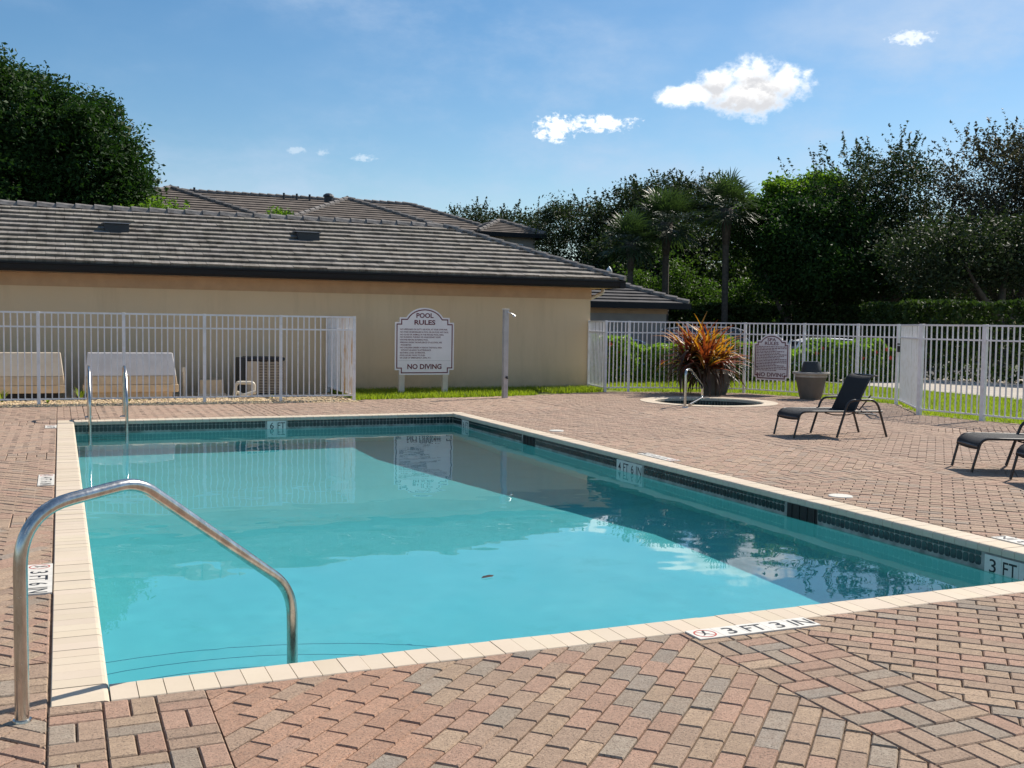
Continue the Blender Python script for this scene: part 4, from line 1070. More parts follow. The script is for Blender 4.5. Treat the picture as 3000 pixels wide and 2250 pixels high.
for k in range(420):
    hx, hy, hz = HEADS[k % len(HEADS)]; u = rs.random(); az = rs.uniform(0, 2 * math.pi)
    if u < .46:
        el = rs.uniform(.10, 1.38); mt = M['strap_orange'] if rs.random() < (.35 if hx < 0 else .6) else M['strap_red']; L = rs.uniform(.66, 1.08); dr = rs.uniform(.3, 1.2)
    elif u < .52: el = rs.uniform(.2, .9); mt = M['strap_green']; L = rs.uniform(.5, .85); dr = rs.uniform(.5, 1.3)
    else: el = rs.uniform(-.4, .7); mt = M['strap_dark']; L = rs.uniform(.6, 1.0); dr = rs.uniform(.7, 1.8)
    strap(az, el, L, rs.uniform(.022, .038), dr, mt, Vector((hx, hy, hz)))

# ------------------------------------------------------------------ foliage tools
def leaf_mesh(name, pts, size, rs, m, parent=None, aspect=.45, up=None, loc=None):
    n = len(pts); d = rs.randn(n, 3); d[:, 2] *= .8
    if up is not None: d = d * .8 + up
    d /= np.linalg.norm(d, axis=1, keepdims=True)
    r = rs.randn(n, 3); s = np.cross(d, r); s /= np.linalg.norm(s, axis=1, keepdims=True) + 1e-9
    L = (size * (.6 + .8 * rs.rand(n)))[:, None]
    a = pts - d * L * .5; c = pts + d * L * .5; k = np.cross(d, s) * L * .10
    b1 = pts + s * L * aspect * .5 + k; b2 = pts - s * L * aspect * .5 + k
    V = np.stack([a, b1, c, b2], 1).reshape(-1, 3); me = bpy.data.meshes.new(name)
    me.vertices.add(4 * n); me.vertices.foreach_set('co', V.ravel())
    me.loops.add(4 * n); me.loops.foreach_set('vertex_index', np.arange(4 * n))
    me.polygons.add(n); me.polygons.foreach_set('loop_start', np.arange(n) * 4); me.polygons.foreach_set('loop_total', np.full(n, 4))
    me.update(calc_edges=True); me.materials.append(m)
    return link(name, me, parent, loc)
def crown_points(blobs, nclus, per, rc, rs, shell=.5, flat=.75, sprigs=0, sl=.8):
    vol = np.array([b[3] * b[4] * b[5] for b in blobs]) ** .8; pr = vol / vol.sum(); out = []
    bi = rs.choice(len(blobs), nclus, p=pr)
    for i in bi:
        b = blobs[i]; d = rs.randn(3); d /= np.linalg.norm(d); r = shell + (1 - shell) * rs.rand() ** .6
        c = np.array(b[:3]) + d * r * np.array(b[3:6]); q = rc * (.6 + .8 * rs.rand())
        out.append(c + np.clip(rs.randn(int(per * (.6 + .8 * rs.rand())), 3), -1.7, 1.7) * np.array([q, q, q * flat]))
    for k in range(sprigs):
        b = blobs[rs.choice(len(blobs), p=pr)]; d = rs.randn(3); d[2] = abs(d[2]) + .3; d /= np.linalg.norm(d)
        c = np.array(b[:3]) + d * .9 * np.array(b[3:6]); dr = d * .6 + np.array([0, 0, .7]) + rs.randn(3) * .35; dr /= np.linalg.norm(dr)
        L = sl * (.5 + .9 * rs.rand()); t = rs.rand(34)[:, None]
        out.append(c + dr * t * L + rs.randn(34, 3) * .05 * (1.2 - t) + np.array([0, 0, -.25]) * t ** 2 * L * rs.rand())
    return np.concatenate(out)
def trunk_mesh(root, base, limbs, m, r0):
    """limbs: list of point lists from the base; first one is the trunk"""
    b = MB()
    for i, pts in enumerate(limbs):
        n = len(pts); ra = r0 if i == 0 else r0 * .55
        path = arc_path(pts, .6, 4) if n > 2 else [Vector(p) for p in pts]; k = len(path)
        b.tube(path, [ra * (1 - .75 * j / (k - 1)) + .01 for j in range(k)], 8)
    return b.build('trunk', m, root, smooth=True)
def tree(label, x, y, z0, blobs, nclus, per, rc, leaf, m, seed, limbs, r0=.18, shell=.5, flat=.75, sprigs=0, sl=.8, group='trees beyond the pool fence', aspect=.45, name='broadleaf_tree'):
    rs = np.random.RandomState(seed); root = thing(name, label, 'tree', (x, y, z0), 0, group)
    pts = crown_points(blobs, nclus, per, rc, rs, shell, flat, sprigs, sl)
    leaf_mesh('crown', pts, leaf, rs, m, root, aspect); trunk_mesh(root, (0, 0, 0), limbs, M['bark'], r0); return root
def std_limbs(h, spread, seed, k=6, lean=(0, 0)):
    r = random.Random(seed); t = [(0, 0, -.1), (lean[0] * .4, lean[1] * .4, h * .5), (lean[0], lean[1], h)]
    out = [t]
    for i in range(k):
        a = 2 * math.pi * i / k + r.uniform(-.4, .4); q = r.uniform(.55, 1.0)
        s = Vector((lean[0] * q, lean[1] * q, h * q)); e = s + Vector((math.cos(a) * spread * r.uniform(.6, 1), math.sin(a) * spread * r.uniform(.6, 1), r.uniform(.8, 1.6) * spread * .7))
        out.append([tuple(s), tuple((s + e) / 2 + Vector((0, 0, -.15))), tuple(e)])
    return out

# left: big dense fig behind the clubhouse
tree('huge dense dark green tree behind the clubhouse roof at left', -1.4, 41.0, -.4,
     [(-4.5, 0, 7.1, 4.0, 3.5, 3.9), (-.9, -.3, 7.4, 3.2, 3.0, 3.4), (1.5, -.3, 7.2, 2.4, 2.7, 2.6), (2.1, -.5, 6.4, 2.15, 2.4, 2.5), (2.7, -.8, 4.8, 1.7, 2.0, 1.8), (-1.5, -1.5, 5.5, 3.2, 2.5, 2.6), (.6, -1, 4.2, 2.4, 2, 1.6), (-4.5, -1, 4.8, 2.5, 2, 1.8)],
     1250, 200, .36, .165, M['leaf_ficus'], 3, std_limbs(4.0, 3.0, 2, 9), .35, .72, .7, group=None)
tree('low light green leafy tree peeking over the clubhouse ridge', 3.4, 37.5, -.4, [(-.3, 0, 4.7, 1.2, 1.2, 1.0), (.4, 0, 4.35, .9, 1.0, .7)], 70, 110, .26, .14, M['leaf_bright'], 14, std_limbs(3.2, .8, 2, 5), .12, .4, group=None)
tree('bare little treetop with yellow-green leaves showing above the ridge', 6.3, 33.0, -.4, [(0, 0, 4.85, .55, .5, .35)], 26, 60, .12, .10, M['leaf_bright'], 24, std_limbs(4.0, .5, 4, 4), .06, .3, group=None)
# right
tree('small loose oak showing above the far tower roof', 22.9, 55.3, -.4, [(-1.6, 0, 6.9, 1.7, 1.6, 1.3), (1.2, 0, 7.0, 1.9, 1.6, 1.2), (.2, 0, 5.6, 2.4, 1.6, 1.2)], 200, 90, .35, .15, M['leaf_oak'], 31, std_limbs(4.5, 2, 5), .2, .3, sprigs=60, sl=.8)
tree('broad dark oak rising over the clubhouse gutter end', 24.5, 45.6, -.4, [(-1.8, 0, 5.6, 2.2, 2, 2.3), (.9, -.4, 6.2, 2.3, 2, 2.2), (-.2, -.8, 3.6, 2.6, 1.6, 2.0), (2.2, -.4, 5.2, 1.4, 1.5, 2.0), (-2.4, -.5, 3.0, 1.5, 1.3, 1.6)], 480, 140, .34, .14, M['leaf_oak'], 32, std_limbs(3.5, 2.2, 6), .25, .4, sprigs=90, sl=.7)
tree('airy flat-topped oak with sky showing through under its crown', 26.9, 42.8, -.4, [(-1.2, 0, 7.6, 1.6, 1.4, .95), (.9, 0, 7.7, 1.7, 1.4, .95), (2.2, 0, 7.0, 1.1, 1.2, .7), (-.6, .4, 6.4, 1.4, 1.2, .5)], 200, 100, .28, .13, M['leaf_oak'], 33, std_limbs(5.6, 1.8, 7, 7), .16, .3, sprigs=90, sl=.8)
tree('dark leafy tree filling the gap behind the palms', 25.5, 40.5, -.4, [(-2.9, 0, 3.2, 2.2, 1.5, 2.9), (-.6, .4, 3.9, 2.2, 1.6, 2.7), (1.6, 0, 4.2, 2.2, 1.6, 2.8), (-1.5, -.6, 1.8, 3.4, 1.2, 1.6)], 620, 140, .34, .16, M['leaf_oak'], 41, std_limbs(2.6, 1.6, 8), .16, .4)
tree('rounded tree with sunlit bright green top and forked dark trunk', 26.4, 33.2, -.4, [(-1.5, 0, 5.2, 1.6, 1.6, 1.5), (.2, 0, 5.8, 1.8, 1.8, 1.5), (1.8, .3, 5.7, 1.8, 1.8, 1.5), (-.4, -.6, 4.0, 2.3, 1.8, 1.2), (2.0, -.4, 4.2, 1.9, 1.6, 1.3)], 460, 140, .32, .15, M['leaf_ficus'], 34,
     [[(-.9, -.6, -.1), (-.8, -.6, 1.0), (-.6, -.6, 1.6)], [(-.65, -.6, 1.45), (-1.5, -.5, 2.4), (-2.2, -.3, 4.0)], [(-.6, -.6, 1.5), (.2, -.5, 2.6), (.7, 0, 4.6)], [(-.3, -.6, 1.9), (1.0, -.4, 2.5), (2.2, 0, 4.0)], [(-1.2, -.5, 2.2), (-1.0, 0, 3.2), (-1.2, 0, 4.8)]], .27, .45)
tree('lighter green treetop catching the sun behind the forked tree', 26.9, 34.8, -.4, [(-1.9, -.4, 6.3, 1.1, 1, .6), (-.3, -.4, 7.0, 1.3, 1, .65), (1.2, -.4, 7.3, 1.0, .9, .6), (.4, -.8, 6.4, 1.8, .9, .5)], 190, 120, .24, .15, M['leaf_bright'], 44, std_limbs(4.6, 1.8, 18, 6), .14, .35, aspect=.6)
tree('tall loose grey-green oak with ragged sprays against the sky', 30.6, 33.4, -.4, [(-2.4, 0, 6.4, 2.0, 1.8, 2.0), (-.4, 0, 7.1, 1.8, 1.6, 1.8), (1.4, 0, 5.9, 2.2, 1.8, 2.2), (-1.4, -.4, 4.4, 2.8, 1.8, 1.6), (1.0, 0, 8.1, 1.0, 1, 1.1)], 290, 110, .38, .13, M['leaf_oak'], 35, std_limbs(3.4, 2.4, 11, 8), .22, .25, .8, sprigs=170, sl=1.3)
tree('tall brownish loose oak at the right picture edge', 34.2, 30.6, -.4, [(-1.4, 0, 7.0, 1.9, 1.8, 2.2), (1.0, 0, 7.6, 2.2, 1.8, 2.0), (-.4, 0, 4.8, 3.0, 2.0, 2.0), (2.6, 0, 6.4, 2.2, 1.8, 2.6)], 320, 115, .38, .13, M['leaf_brown'], 36, std_limbs(3.2, 2.4, 12, 8), .24, .25, .8, sprigs=170, sl=1.2)
tree('dark low-branched tree behind the clipped hedge at right', 29.3, 26.6, -.4, [(-2.2, .6, 4.3, 2.0, 1.4, 1.1), (.4, .4, 4.6, 2.3, 1.5, 1.2), (2.6, 0, 4.6, 2.2, 1.6, 1.4)], 280, 120, .36, .13, M['leaf_oak'], 37, [[(.2, 0, -.1), (.1, 0, 1.6), (-.1, 0, 2.6)], [(0, 0, 1.9), (1.0, 0, 2.6), (2.2, 0, 4.0)], [(0, 0, 2.2), (-.9, 0, 3.0), (-1.8, 0, 4.2)], [(0, 0, 2.4), (.3, .2, 3.4), (.5, 0, 4.6)]], .24, .35, sprigs=40)
tree('dim filler tree deep behind the oaks', 31.5, 38.5, -.4, [(-4.0, 0, 3.0, 2.8, 1.6, 2.6), (0, 0, 3.0, 3.0, 1.6, 2.6), (4.0, 0, 3.0, 3.0, 1.6, 2.6), (7.5, 0, 3.2, 2.6, 1.6, 2.8)], 480, 110, .42, .19, M['leaf_dark'], 38, std_limbs(2.0, 2.4, 13, 7), .2, .3)
tree('lighter green shrubby tree between the middle palm and the tall palm', 22.0, 36.0, -.4, [(-1.4, 0, 2.4, 1.1, .8, 1.5), (.2, .2, 3.1, 1.0, .8, 1.5), (1.6, 0, 2.2, 1.2, .8, 1.4), (-2.8, .4, 2.2, 1.0, .8, 1.4)], 210, 90, .26, .13, M['leaf_under'], 52, std_limbs(1.8, 1.2, 21, 7), .1, .35)
tree('lighter green shrubby tree right of the tall palm trunk', 24.6, 35.2, -.4, [(-.8, 0, 2.0, 1.0, .7, 1.3), (.8, 0, 2.3, 1.2, .8, 1.3)], 110, 90, .26, .13, M['leaf_under'], 53, std_limbs(1.6, 1.0, 22, 6), .09, .35)
rs = np.random.RandomState(77); wp = []
for k in range(26000):
    a = rad(rs.uniform(20, 78)); d_ = rs.uniform(66, 84); wp.append((math.sin(a) * d_, math.cos(a) * d_, -.4 + 5.6 * rs.rand() ** .8 * (1 + .12 * math.sin(a * 40) + .1 * math.sin(a * 93))))
stuff(leaf_mesh('woodland', np.array(wp), .75, rs, M['leaf_dark'], None, .7))
# palms
def palm(label, x, y, h, seed, sc=1.0):
    rs = random.Random(seed); root = thing('palm_tree', label, 'palm tree', (x, y, -.4), 0, 'sabal palms behind the grey outbuilding'); b = MB()
    pts = [(0, 0, -.1), (.02, 0, h * .4), (.0, .02, h * .8), (0, 0, h)]; b.tube(arc_path(pts, .5, 4), .115 * sc, 10); b.tube([(0, 0, h * .80), (0, 0, h + .1)], [.12 * sc, .22 * sc], 10); b.build('trunk', M['palmbark'], root, smooth=True)
    c = MB(); nf = 46
    for i in range(nf):
        az = 2.399 * i + rs.uniform(-.2, .2); el = 1.35 - 2.25 * (i / nf) ** .9 + rs.uniform(-.1, .1); L = sc * rs.uniform(.55, .8)
        d = Vector((math.cos(az) * math.cos(el), math.sin(az) * math.cos(el), math.sin(el))); p0 = Vector((0, 0, h + .1)); p1 = p0 + d * L
        c.tube([p0, p1], .012, 4, caps=False)
        s = Vector((-math.sin(az), math.cos(az), 0)); u = s.cross(d)
        for j in range(22):
            a = -1.9 + 3.8 * j / 21; q = d * math.cos(a) + s * math.sin(a); q = (q - u * .25 * rs.uniform(.3, 1.2)).normalized(); l = sc * rs.uniform(.75, 1.0) * (1 - .25 * abs(a) / 1.9)
            w = q.cross(u).normalized() * .022 * sc; e1 = p1 + q * l * .6; e2 = p1 + q * l + Vector((0, 0, -.18 * l))
            c.add([p1 - w * .3, p1 + w * .3, e1 + w, e1 - w, e2], [(0, 1, 2, 3), (3, 2, 4)])
    c.build('crown', M['leaf_palm'], root); return root
palm('lowest of the three palms, its crown above the gutter end', 19.1, 33.9, 4.75, 1, .92)
palm('middle palm with pale trunk behind the grey outbuilding', 21.0, 34.6, 5.6, 2, 1.1)
palm('tallest palm with straight trunk rising from the far hedge', 22.85, 33.4, 6.1, 3, 1.05)

# hedges
def hedge(label, line, base, H, D, n, leaf, m, seed, name='hedge', wob=.12, flowers=0, cat='hedge', upn=.6, group=None):
    rs = np.random.RandomState(seed); root = thing(name, label, cat, (*line[0], base), group=group); P_ = [np.array(p) for p in line]
    seg = [np.linalg.norm(b - a) for a, b in zip(P_[:-1], P_[1:])]; tot = sum(seg); pts = []; ups = []
    def at(t):
        for k, s in enumerate(seg):
            if t <= s: d = (P_[k + 1] - P_[k]) / s; return P_[k] + d * t, np.array([-d[1], d[0]])
            t -= s
        d = (P_[-1] - P_[-2]) / seg[-1]; return P_[-1], np.array([-d[1], d[0]])
    ph = rs.rand(6) * 6.3
    def hh(t): return H * (1 + wob * (math.sin(t * 1.7 + ph[0]) * .5 + math.sin(t * 3.9 + ph[1]) * .35 + math.sin(t * 8.3 + ph[2]) * .25))
    for k in range(n):
        t = rs.rand() * tot; c, nn = at(t); h_ = hh(t); u = rs.rand()
        if u < .3: z = h_ * (1 - .10 * rs.rand() ** 2); v = rs.uniform(-1, 1); up = (0, 0, 1.0)
        elif u < .78: z = h_ * rs.rand(); v = -1 + .5 * rs.rand() ** 1.5 + .20 * math.sin(t * 5 + z * 4) + .15 * math.sin(t * 11 - z * 7); up = (0, 0, .5)
        else: z = h_ * rs.rand(); v = rs.uniform(-1, 1); up = (0, 0, .3)
        p = c + nn * v * D / 2; pts.append((p[0] - line[0][0], p[1] - line[0][1], z)); ups.append(up)
    leaf_mesh('foliage', np.array(pts), leaf, rs, m, root, .5, np.array(ups) * upn)
    b = MB()
    for k in range(int(tot * 3)):
        t = rs.rand() * tot; c, nn = at(t); b.tube([(c[0] - line[0][0], c[1] - line[0][1], -.05), (c[0] - line[0][0] + rs.randn() * .1, c[1] - line[0][1] + rs.randn() * .1, H * .75)], [.02, .008], 5)
    b.build('stems', M['bark'], root)
    for k in range(flowers):
        t = rs.rand() * tot; c, nn = at(t); z = hh(t) * rs.uniform(.55, 1.02); p = c - nn * D * .53; b = MB()
        for a in range(5):
            w = 2 * math.pi * a / 5; b.add([(0, 0, 0), (.045 * math.cos(w - .5), -.02, .045 * math.sin(w - .5)), (.065 * math.cos(w), -.03, .065 * math.sin(w)), (.045 * math.cos(w + .5), -.02, .045 * math.sin(w + .5))], [(0, 1, 2, 3)])
        b.build('flower', M['flower'], root, loc=(p[0] - line[0][0], p[1] - line[0][1], z))
    return root
hedge('sunlit hibiscus hedge with red flowers behind the fence and spa sign', [(11.3, 23.75), (16, 23.85), (21.7, 23.1)], 0, .96, 1.1, 26000, .12, M['leaf_hedge'], 6, 'hibiscus_hedge', .26, 22)
hedge('tall dark clipped hedge behind the concrete path at right', [(25.8, 28.4), (23.9, 23.9), (25.6, 20.2), (28.5, 15.5)], -.1, 2.35, 1.4, 26000, .15, M['leaf_dark'], 7, 'clipped_hedge', .03)
hedge('long dark clipped hedge beyond the parked cars', [(18.5, 36.6), (23.0, 34.6), (28.0, 31.5)], -.4, 2.65, 1.4, 22000, .17, M['leaf_dark'], 8, 'clipped_hedge', .03)
# grass
def grass(name, n, sampler, hlo, hhi, seed, m):
    rs = np.random.RandomState(seed); P_ = np.array([sampler(rs) for _ in range(n)]); n = len(P_)
    a = rs.rand(n) * 6.283; h_ = rs.uniform(hlo, hhi, n); w = .006 + .006 * rs.rand(n)
    dx, dy = np.cos(a), np.sin(a); lx, ly = rs.randn(n) * .4 * h_, rs.randn(n) * .4 * h_; z0 = np.full(n, -.015)
    V = np.stack([np.stack([P_[:, 0] - dx * w, P_[:, 1] - dy * w, z0], 1), np.stack([P_[:, 0] + dx * w, P_[:, 1] + dy * w, z0], 1), np.stack([P_[:, 0] + lx, P_[:, 1] + ly, h_], 1)], 1).reshape(-1, 3)
    me = bpy.data.meshes.new(name); me.vertices.add(3 * n); me.vertices.foreach_set('co', V.ravel()); me.loops.add(3 * n); me.loops.foreach_set('vertex_index', np.arange(3 * n))
    me.polygons.add(n); me.polygons.foreach_set('loop_start', np.arange(n) * 3); me.polygons.foreach_set('loop_total', np.full(n, 3)); me.update(calc_edges=True); me.materials.append(m)
    return stuff(link(name, me))
gpoly = [(5.05, 19.0), (8.4, 19.38), (9.6, 19.92), (10.8, 20.2), (11.0, 21.38), (5.05, 21.38)]
def samp1(rs):
    while True:
        x, y = rs.uniform(5.0, 11.1), rs.uniform(18.9, 21.4)
        if inpoly(x, y, gpoly) and (x < 9.0 or x > 9.5 or y > 20.4): return x, y
grass('strip_grass', 15000, samp1, .03, .11, 1, M['grassblade'])
lpoly = [(11.05, 21.3), (11.4, 20.2), (12.6, 19.82), (13.75, 19.32), (14.3, 17.95), (14.7, 16.78), (14.86, 15.8), (13.45, 13.75), (13.6, 12.5), (13.9, 10), (14.1, 7), (18.5, 7), (18.55, 24.3), (11.0, 24.3)]
def samp2(rs):
    while True:
        x, y = rs.uniform(11, 18.6), rs.uniform(7, 24.3)
        if inpoly(x, y, lpoly): return x, y
grass('lawn_grass', 52000, samp2, .02, .07, 2, M['grassblade'])
b = MB(); rs = random.Random(8)
for (x, y, s) in ((-.9, 19.6, .28), (.32, 19.9, .32), (1.35, 20.2, .3), (1.1, 19.5, .1), (3.6, 19.7, .12), (-.2, 19.3, .1)):
    o = MB()
    for k in range(26):
        a = rs.uniform(0, 6.28); l = s * rs.uniform(.6, 1.1); e = Vector((math.cos(a) * l * .6, math.sin(a) * l * .6, l * .75)); w = Vector((-math.sin(a), math.cos(a), 0)) * .006
        o.add([-w, w, e * .55 + Vector((0, 0, l * .2)) + w, e * .55 + Vector((0, 0, l * .2)) - w, e], [(0, 1, 2, 3), (3, 2, 4)])
    nm = {(-.9, 19.6, .28): 'grass weed in front of the left pump cover', (.32, 19.9, .32): 'tall grass weed between the two pump covers', (1.35, 20.2, .3): 'grass weed in front of the grey-white pump cover'}.get((x, y, s), None)
    tag(o.build('weed', M['grassblade'], loc=(x, y, -.01)), nm or {1.1: 'tiny grass weed in the gravel right of the ladder', 3.6: 'tiny weed at the foot of the air conditioner', -.2: 'tiny weed at the left fence post'}[x], 'weed', 'weeds in the gravel')

# ------------------------------------------------------------------ far buildings
def hip_slope(b, p0, p1, r0, r1, n, thick=.05, c=(1, 1, 1)):
    """stepped courses from the eave p0-p1 up to the ridge r0-r1"""
    p0, p1, r0, r1 = map(Vector, (p0, p1, r0, r1)); nrm = (p1 - p0).cross(r0 - p0).normalized()
    if nrm.z < 0: nrm = -nrm
    for k in range(n):
        a0, a1 = k / n, (k + 1.05) / n; a1 = min(a1, 1)
        e0, e1 = p0.lerp(r0, a0), p1.lerp(r1, a0); t0, t1 = p0.lerp(r0, a1), p1.lerp(r1, a1)
        b.add([e0, e1, e1 + nrm * thick, e0 + nrm * thick, t1 + nrm * .006, t0 + nrm * .006], [(0, 1, 2, 3), (3, 2, 4, 5)])
def hip_roof(parent, x0, x1, y0, y1, ez, rz, m, o0, n=14, front_only=False, wide=.3):
    b = MB(); run = min(x1 - x0, y1 - y0) / 2; ym = (y0 + y1) / 2; xm = (x0 + x1) / 2
    if (x1 - x0) >= (y1 - y0): ra, rb = (x0 + run, ym, rz), (x1 - run, ym, rz)
    else: ra, rb = (xm, y0 + run, rz), (xm, y1 - run, rz)
    A_, B_, C_, D_ = (x0, y0, ez), (x1, y0, ez), (x1, y1, ez), (x0, y1, ez)
    if (x1 - x0) >= (y1 - y0): S = [(A_, B_, ra, rb), (B_, C_, rb, rb), (C_, D_, rb, ra), (D_, A_, ra, ra)]
    else: S = [(A_, B_, ra, ra), (B_, C_, ra, rb), (C_, D_, rb, rb), (D_, A_, rb, ra)]
    for s in S: hip_slope(b, *s, n)
    b.v = [(v[0] - o0[0], v[1] - o0[1], v[2] - o0[2]) for v in b.v]; r = b.build('roof', m, parent)
    c = MB()
    for p, q in ((A_, ra), (B_, S[0][3]), (C_, rb), (D_, S[3][3] if (x1 - x0) >= (y1 - y0) else rb), (ra, rb)):
        p, q = Vector(p) - Vector(o0), Vector(q) - Vector(o0)
        if (q - p).length < .05: continue
        k = max(1, int((q - p).length / .38))
        for i in range(k):
            a, e = p.lerp(q, i / k), p.lerp(q, (i + .99) / k); c.tube([a + Vector((0, 0, .07)), e + Vector((0, 0, .03))], .10, 6)
    stuff(c.build('cap_tiles', M['captile'], r)); return r
ap = thing('apartment_building', 'two-storey building with long brown-grey hip roofs behind the clubhouse', 'building', (4, 46, -.4)); A0 = (4, 46, -.4)
def apb(b, name, m, parent=ap): b.v = [(x - A0[0], y - A0[1], z - A0[2]) for x, y, z in b.v]; return b.build(name, m, parent)
b = MB(); b.box(-14, 19.0, 46.6, 53.4, -.4, 5.45); b.box(9.4, 14.4, 44.0, 46.6, -.4, 5.45); b.box(1.9, 6.7, 44.0, 46.6, -.4, 5.45); apb(b, 'wall', M['creamwall'])
hip_roof(ap, -15, 19.75, 46.05, 53.95, 5.50, 7.13, M['rtile_far'], A0, 12)
hip_roof(ap, 8.55, 15.05, 43.3, 51.0, 5.50, 6.83, M['rtile_far'], A0, 11)
hip_roof(ap, 1.0, 7.6, 43.3, 51.0, 5.50, 6.85, M['rtile_far'], A0, 11)
b = MB(); b.box(17.75, 20.35, 45.2, 48.0, -.4, 5.5); apb(b, 'tower_wall', M['greywall'])
hip_roof(ap, 17.4, 20.75, 44.8, 48.2, 5.54, 6.22, M['rtile_far'], A0, 7)
b = MB(); b.box(17.38, 20.77, 44.78, 44.86, 5.38, 5.56); b.box(20.69, 20.77, 44.87, 48.2, 5.38, 5.56); b.box(17.38, 17.46, 44.87, 48.2, 5.38, 5.56); apb(b, 'fascia', M['gutter'])
b = MB(); b.box(18.95, 19.75, 45.16, 45.197, 4.2, 5.1); w = apb(b, 'window', M['white_metal']); b = MB(); b.box(19.0, 19.7, 45.14, 45.158, 4.25, 5.05); apb(b, 'pane', M['glass_dark'], w)
for x in (4.9, 5.6, 10.2, 10.8, 9.6):
    b = MB(); b.tube([(x, 49.7, 6.9), (x, 49.7, 7.32)], .05, 8); apb(b, 'vent_pipe', M['vent'])
b = MB(); b.tube([(11.15, 47.4, 6.75), (11.15, 47.4, 7.0)], .2, 12); b.lathe([(.26, 7.0), (.22, 7.08), (.12, 7.14), (0, 7.16)], 12, 11.15, 47.4); apb(b, 'roof_fan', M['vent'])
gr = thing('outbuilding', 'low grey outbuilding with tiled hip roof coloured as if tree-shaded beside the clubhouse corner', 'building', (14, 30, -.4)); G0 = (14, 30, -.4)
b = MB(); b.box(12.5 - 14, 18.55 - 14, .45, 3.9, 0, 2.48); b.build('wall', M['greywall'], gr)
b = MB(); b.box(12.5 - 14, 18.57 - 14, .42, .447, 2.22, 2.47); b.build('frieze', M['stucco_band'], gr)
hip_roof(gr, 11.6, 19.1, 29.95, 34.5, 2.14, 3.0, M['rtile_treeshade'], G0, 8)
b = MB(); b.box(11.5 - 14, 19.15 - 14, -.12, -.03, 2.38, 2.56); b.box(19.07 - 14, 19.16 - 14, -.03, 4.5, 2.38, 2.56); b.box(11.6 - 14, 19.0 - 14, 0, .45, 2.44, 2.47); b.build('gutter', M['gutter'], gr)
lp = thing('street_lamp', 'pale acorn globe of a street lamp showing over the clubhouse roof corner', 'street lamp', (19.35, 36.0, -.4))
b = MB(); b.tube([(0, 0, 0), (0, 0, 3.72)], [.07, .045], 10); b.build('pole', M['gutter'], lp)
b = MB(); b.lathe([(.07, 3.72), (.10, 3.76), (.12, 3.84), (.108, 3.93), (.07, 4.0), (.04, 4.02), (.024, 4.06), (0, 4.07)], 14); b.build('lamp_globe', M['lampglass'], lp, smooth=True)
b = MB(); b.tube([(22.5, 46, 6.6), (26, 44, 6.85), (30, 41.7, 7.25)], .02, 6); tag(b.build('power_line', M['cable']), 'thin dark overhead cable crossing the gap between oak and palms', 'cable')

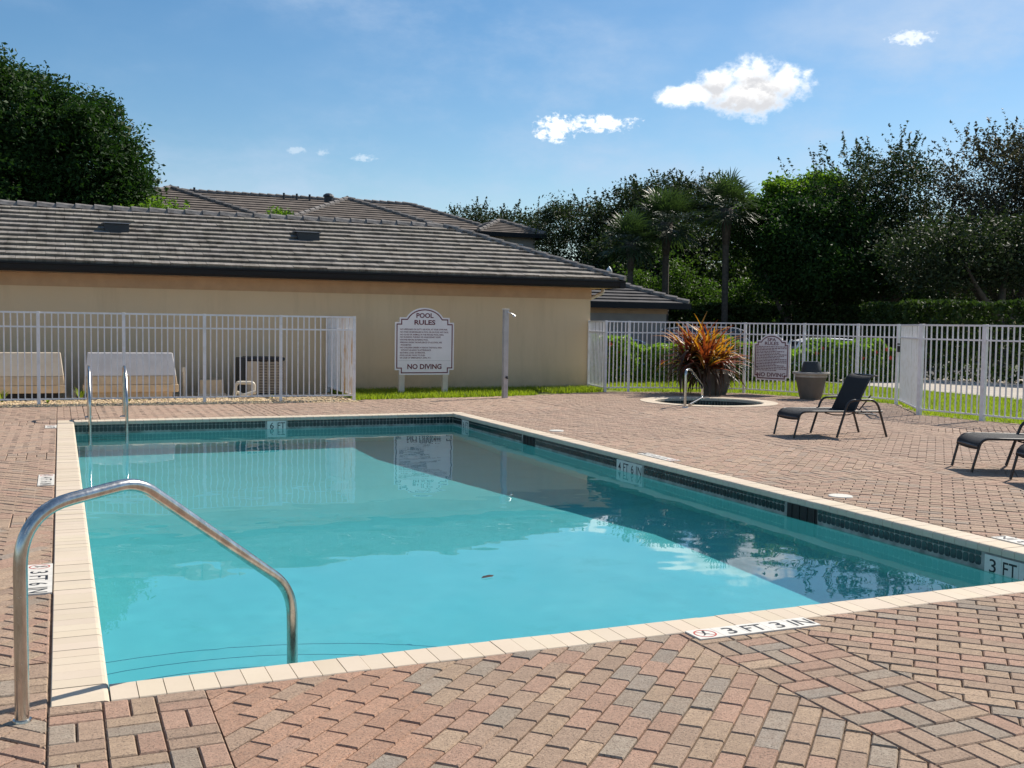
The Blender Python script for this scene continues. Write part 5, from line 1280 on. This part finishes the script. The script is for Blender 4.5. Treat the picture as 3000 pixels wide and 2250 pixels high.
# ------------------------------------------------------------------ parked cars
def car(label, x, y, rz, paint, L=4.5, W=1.78, H=1.42, suv=False):
    o = thing('parked_car', label, 'car', (x, y, -.40), rz, 'cars parked behind the hedge'); h = L / 2; w = W / 2
    def loft(secs, name, m, smooth=True):
        b = MB(); k = len(secs[0])
        for s in secs: b.v.extend(s)
        for i in range(len(secs) - 1):
            for j in range(k): b.face((i * k + j, i * k + (j + 1) % k, (i + 1) * k + (j + 1) % k, (i + 1) * k + j))
        b.face(tuple(range(k))[::-1]); b.face(tuple(range((len(secs) - 1) * k, len(secs) * k))); q = b.build(name, m, o, smooth=smooth); sharp(q, 45); return q
    bz = .95 if suv else .82
    def ring(x_, hw, z0, z1): return [(x_, -hw, z0 + .08), (x_, -hw * .92, z0), (x_, hw * .92, z0), (x_, hw, z0 + .08), (x_, hw, z1 - .14), (x_, hw * .90, z1), (x_, -hw * .90, z1), (x_, -hw, z1 - .14)]
    loft([ring(-h, w * .80, .32, bz - .12), ring(-h + .15, w * .95, .24, bz - .02), ring(-h * .5, w, .22, bz), ring(0, w, .22, bz), ring(h * .35, w, .22, bz - .03), ring(h * .78, w * .95, .24, bz - .14), ring(h - .06, w * .82, .3, bz - .28), ring(h, w * .7, .36, bz - .34)], 'body', paint)
    def cab(x_, hw, z): return [(x_, -hw, bz - .05), (x_, hw, bz - .05), (x_, hw * .84, z), (x_, -hw * .84, z)]
    r1 = -h + (.12 if suv else .55)
    loft([cab(r1, w * .86, bz + .05), cab(r1 + (.2 if suv else .55), w * .93, H - .05), cab(-.1, w * .94, H), cab(h * .12, w * .93, H - .03), cab(h * .48, w * .88, bz + .02)], 'window_band', M['glass_dark'])
    loft([[(x_, -hw, z), (x_, hw, z), (x_, hw * .9, z + .03), (x_, -hw * .9, z + .03)] for x_, hw, z in ((r1 + (.1 if suv else .42), w * .78, H - .10), (r1 + .75, w * .82, H - .012), (-.1, w * .83, H + .004), (h * .10, w * .82, H - .02), (h * .22, w * .80, H - .10))], 'roof', paint)
    for sy in (-1, 1):
        b = MB()
        for xa, xb in ((h * .12, h * .44), (-.15, -.15), (r1 + .4, r1 + .12)): b.tube([(xa, sy * w * .80, H - .03), (xb, sy * w * .91, bz - .03)], .035, 6)
        b.build('pillar', paint, o)
    for sx in (-h * .6, h * .62):
        for sy in (-1, 1):
            b = MB(); b.tube([(sx, sy * (w - .2), .32), (sx, sy * (w + .005), .32)], .32, 20); t = b.build('wheel', M['tyre'], o)
            b = MB(); b.tube([(sx, sy * (w - .05), .32), (sx, sy * (w + .012), .32)], .2, 16); b.build('rim', M['rim'], t)
    for sy in (-1, 1):
        b = MB(); b.bbox(h - .16, h - .03, sy * w * .62 - .16, sy * w * .62 + .16, bz - .42, bz - .30, .02); b.build('headlight', M['lampglass'], o)
        b = MB(); b.bbox(-h + .005, -h + .1, sy * w * .62 - .14, sy * w * .62 + .14, bz - .28, bz - .14, .02); b.build('tail_light', M['redprint'], o)
    return o
car('white car parked behind the hedge right of the spa sign', 22.0, 26.0, rad(-27), M['carwhite'], H=1.50)
car('blue car with only its roof showing over the hedge by the clubhouse corner', 15.0, 27.2, rad(0), M['carblue'])
car('grey sport utility car behind the bromeliad and spa sign', 19.2, 27.9, rad(-30), M['cargrey'], 4.6, 1.85, 1.80, True)
car('dark navy car farthest right in the parking lot', 24.6, 29.6, rad(-25), M['cardark'])

# ------------------------------------------------------------------ floating leaf
b = MB(); b.add([(-.05, 0, 0), (-.02, -.018, .004), (.03, -.016, .002), (.055, 0, .006), (.03, .018, .008), (-.02, .02, .006)], [(0, 1, 2, 3, 4, 5)])
tag(b.build('fallen_leaf', M['strap_dark'], loc=(2.495, 6.20, WATER + .004)), 'single brown leaf floating in the middle of the pool', 'leaf').rotation_euler = (0, 0, .3)
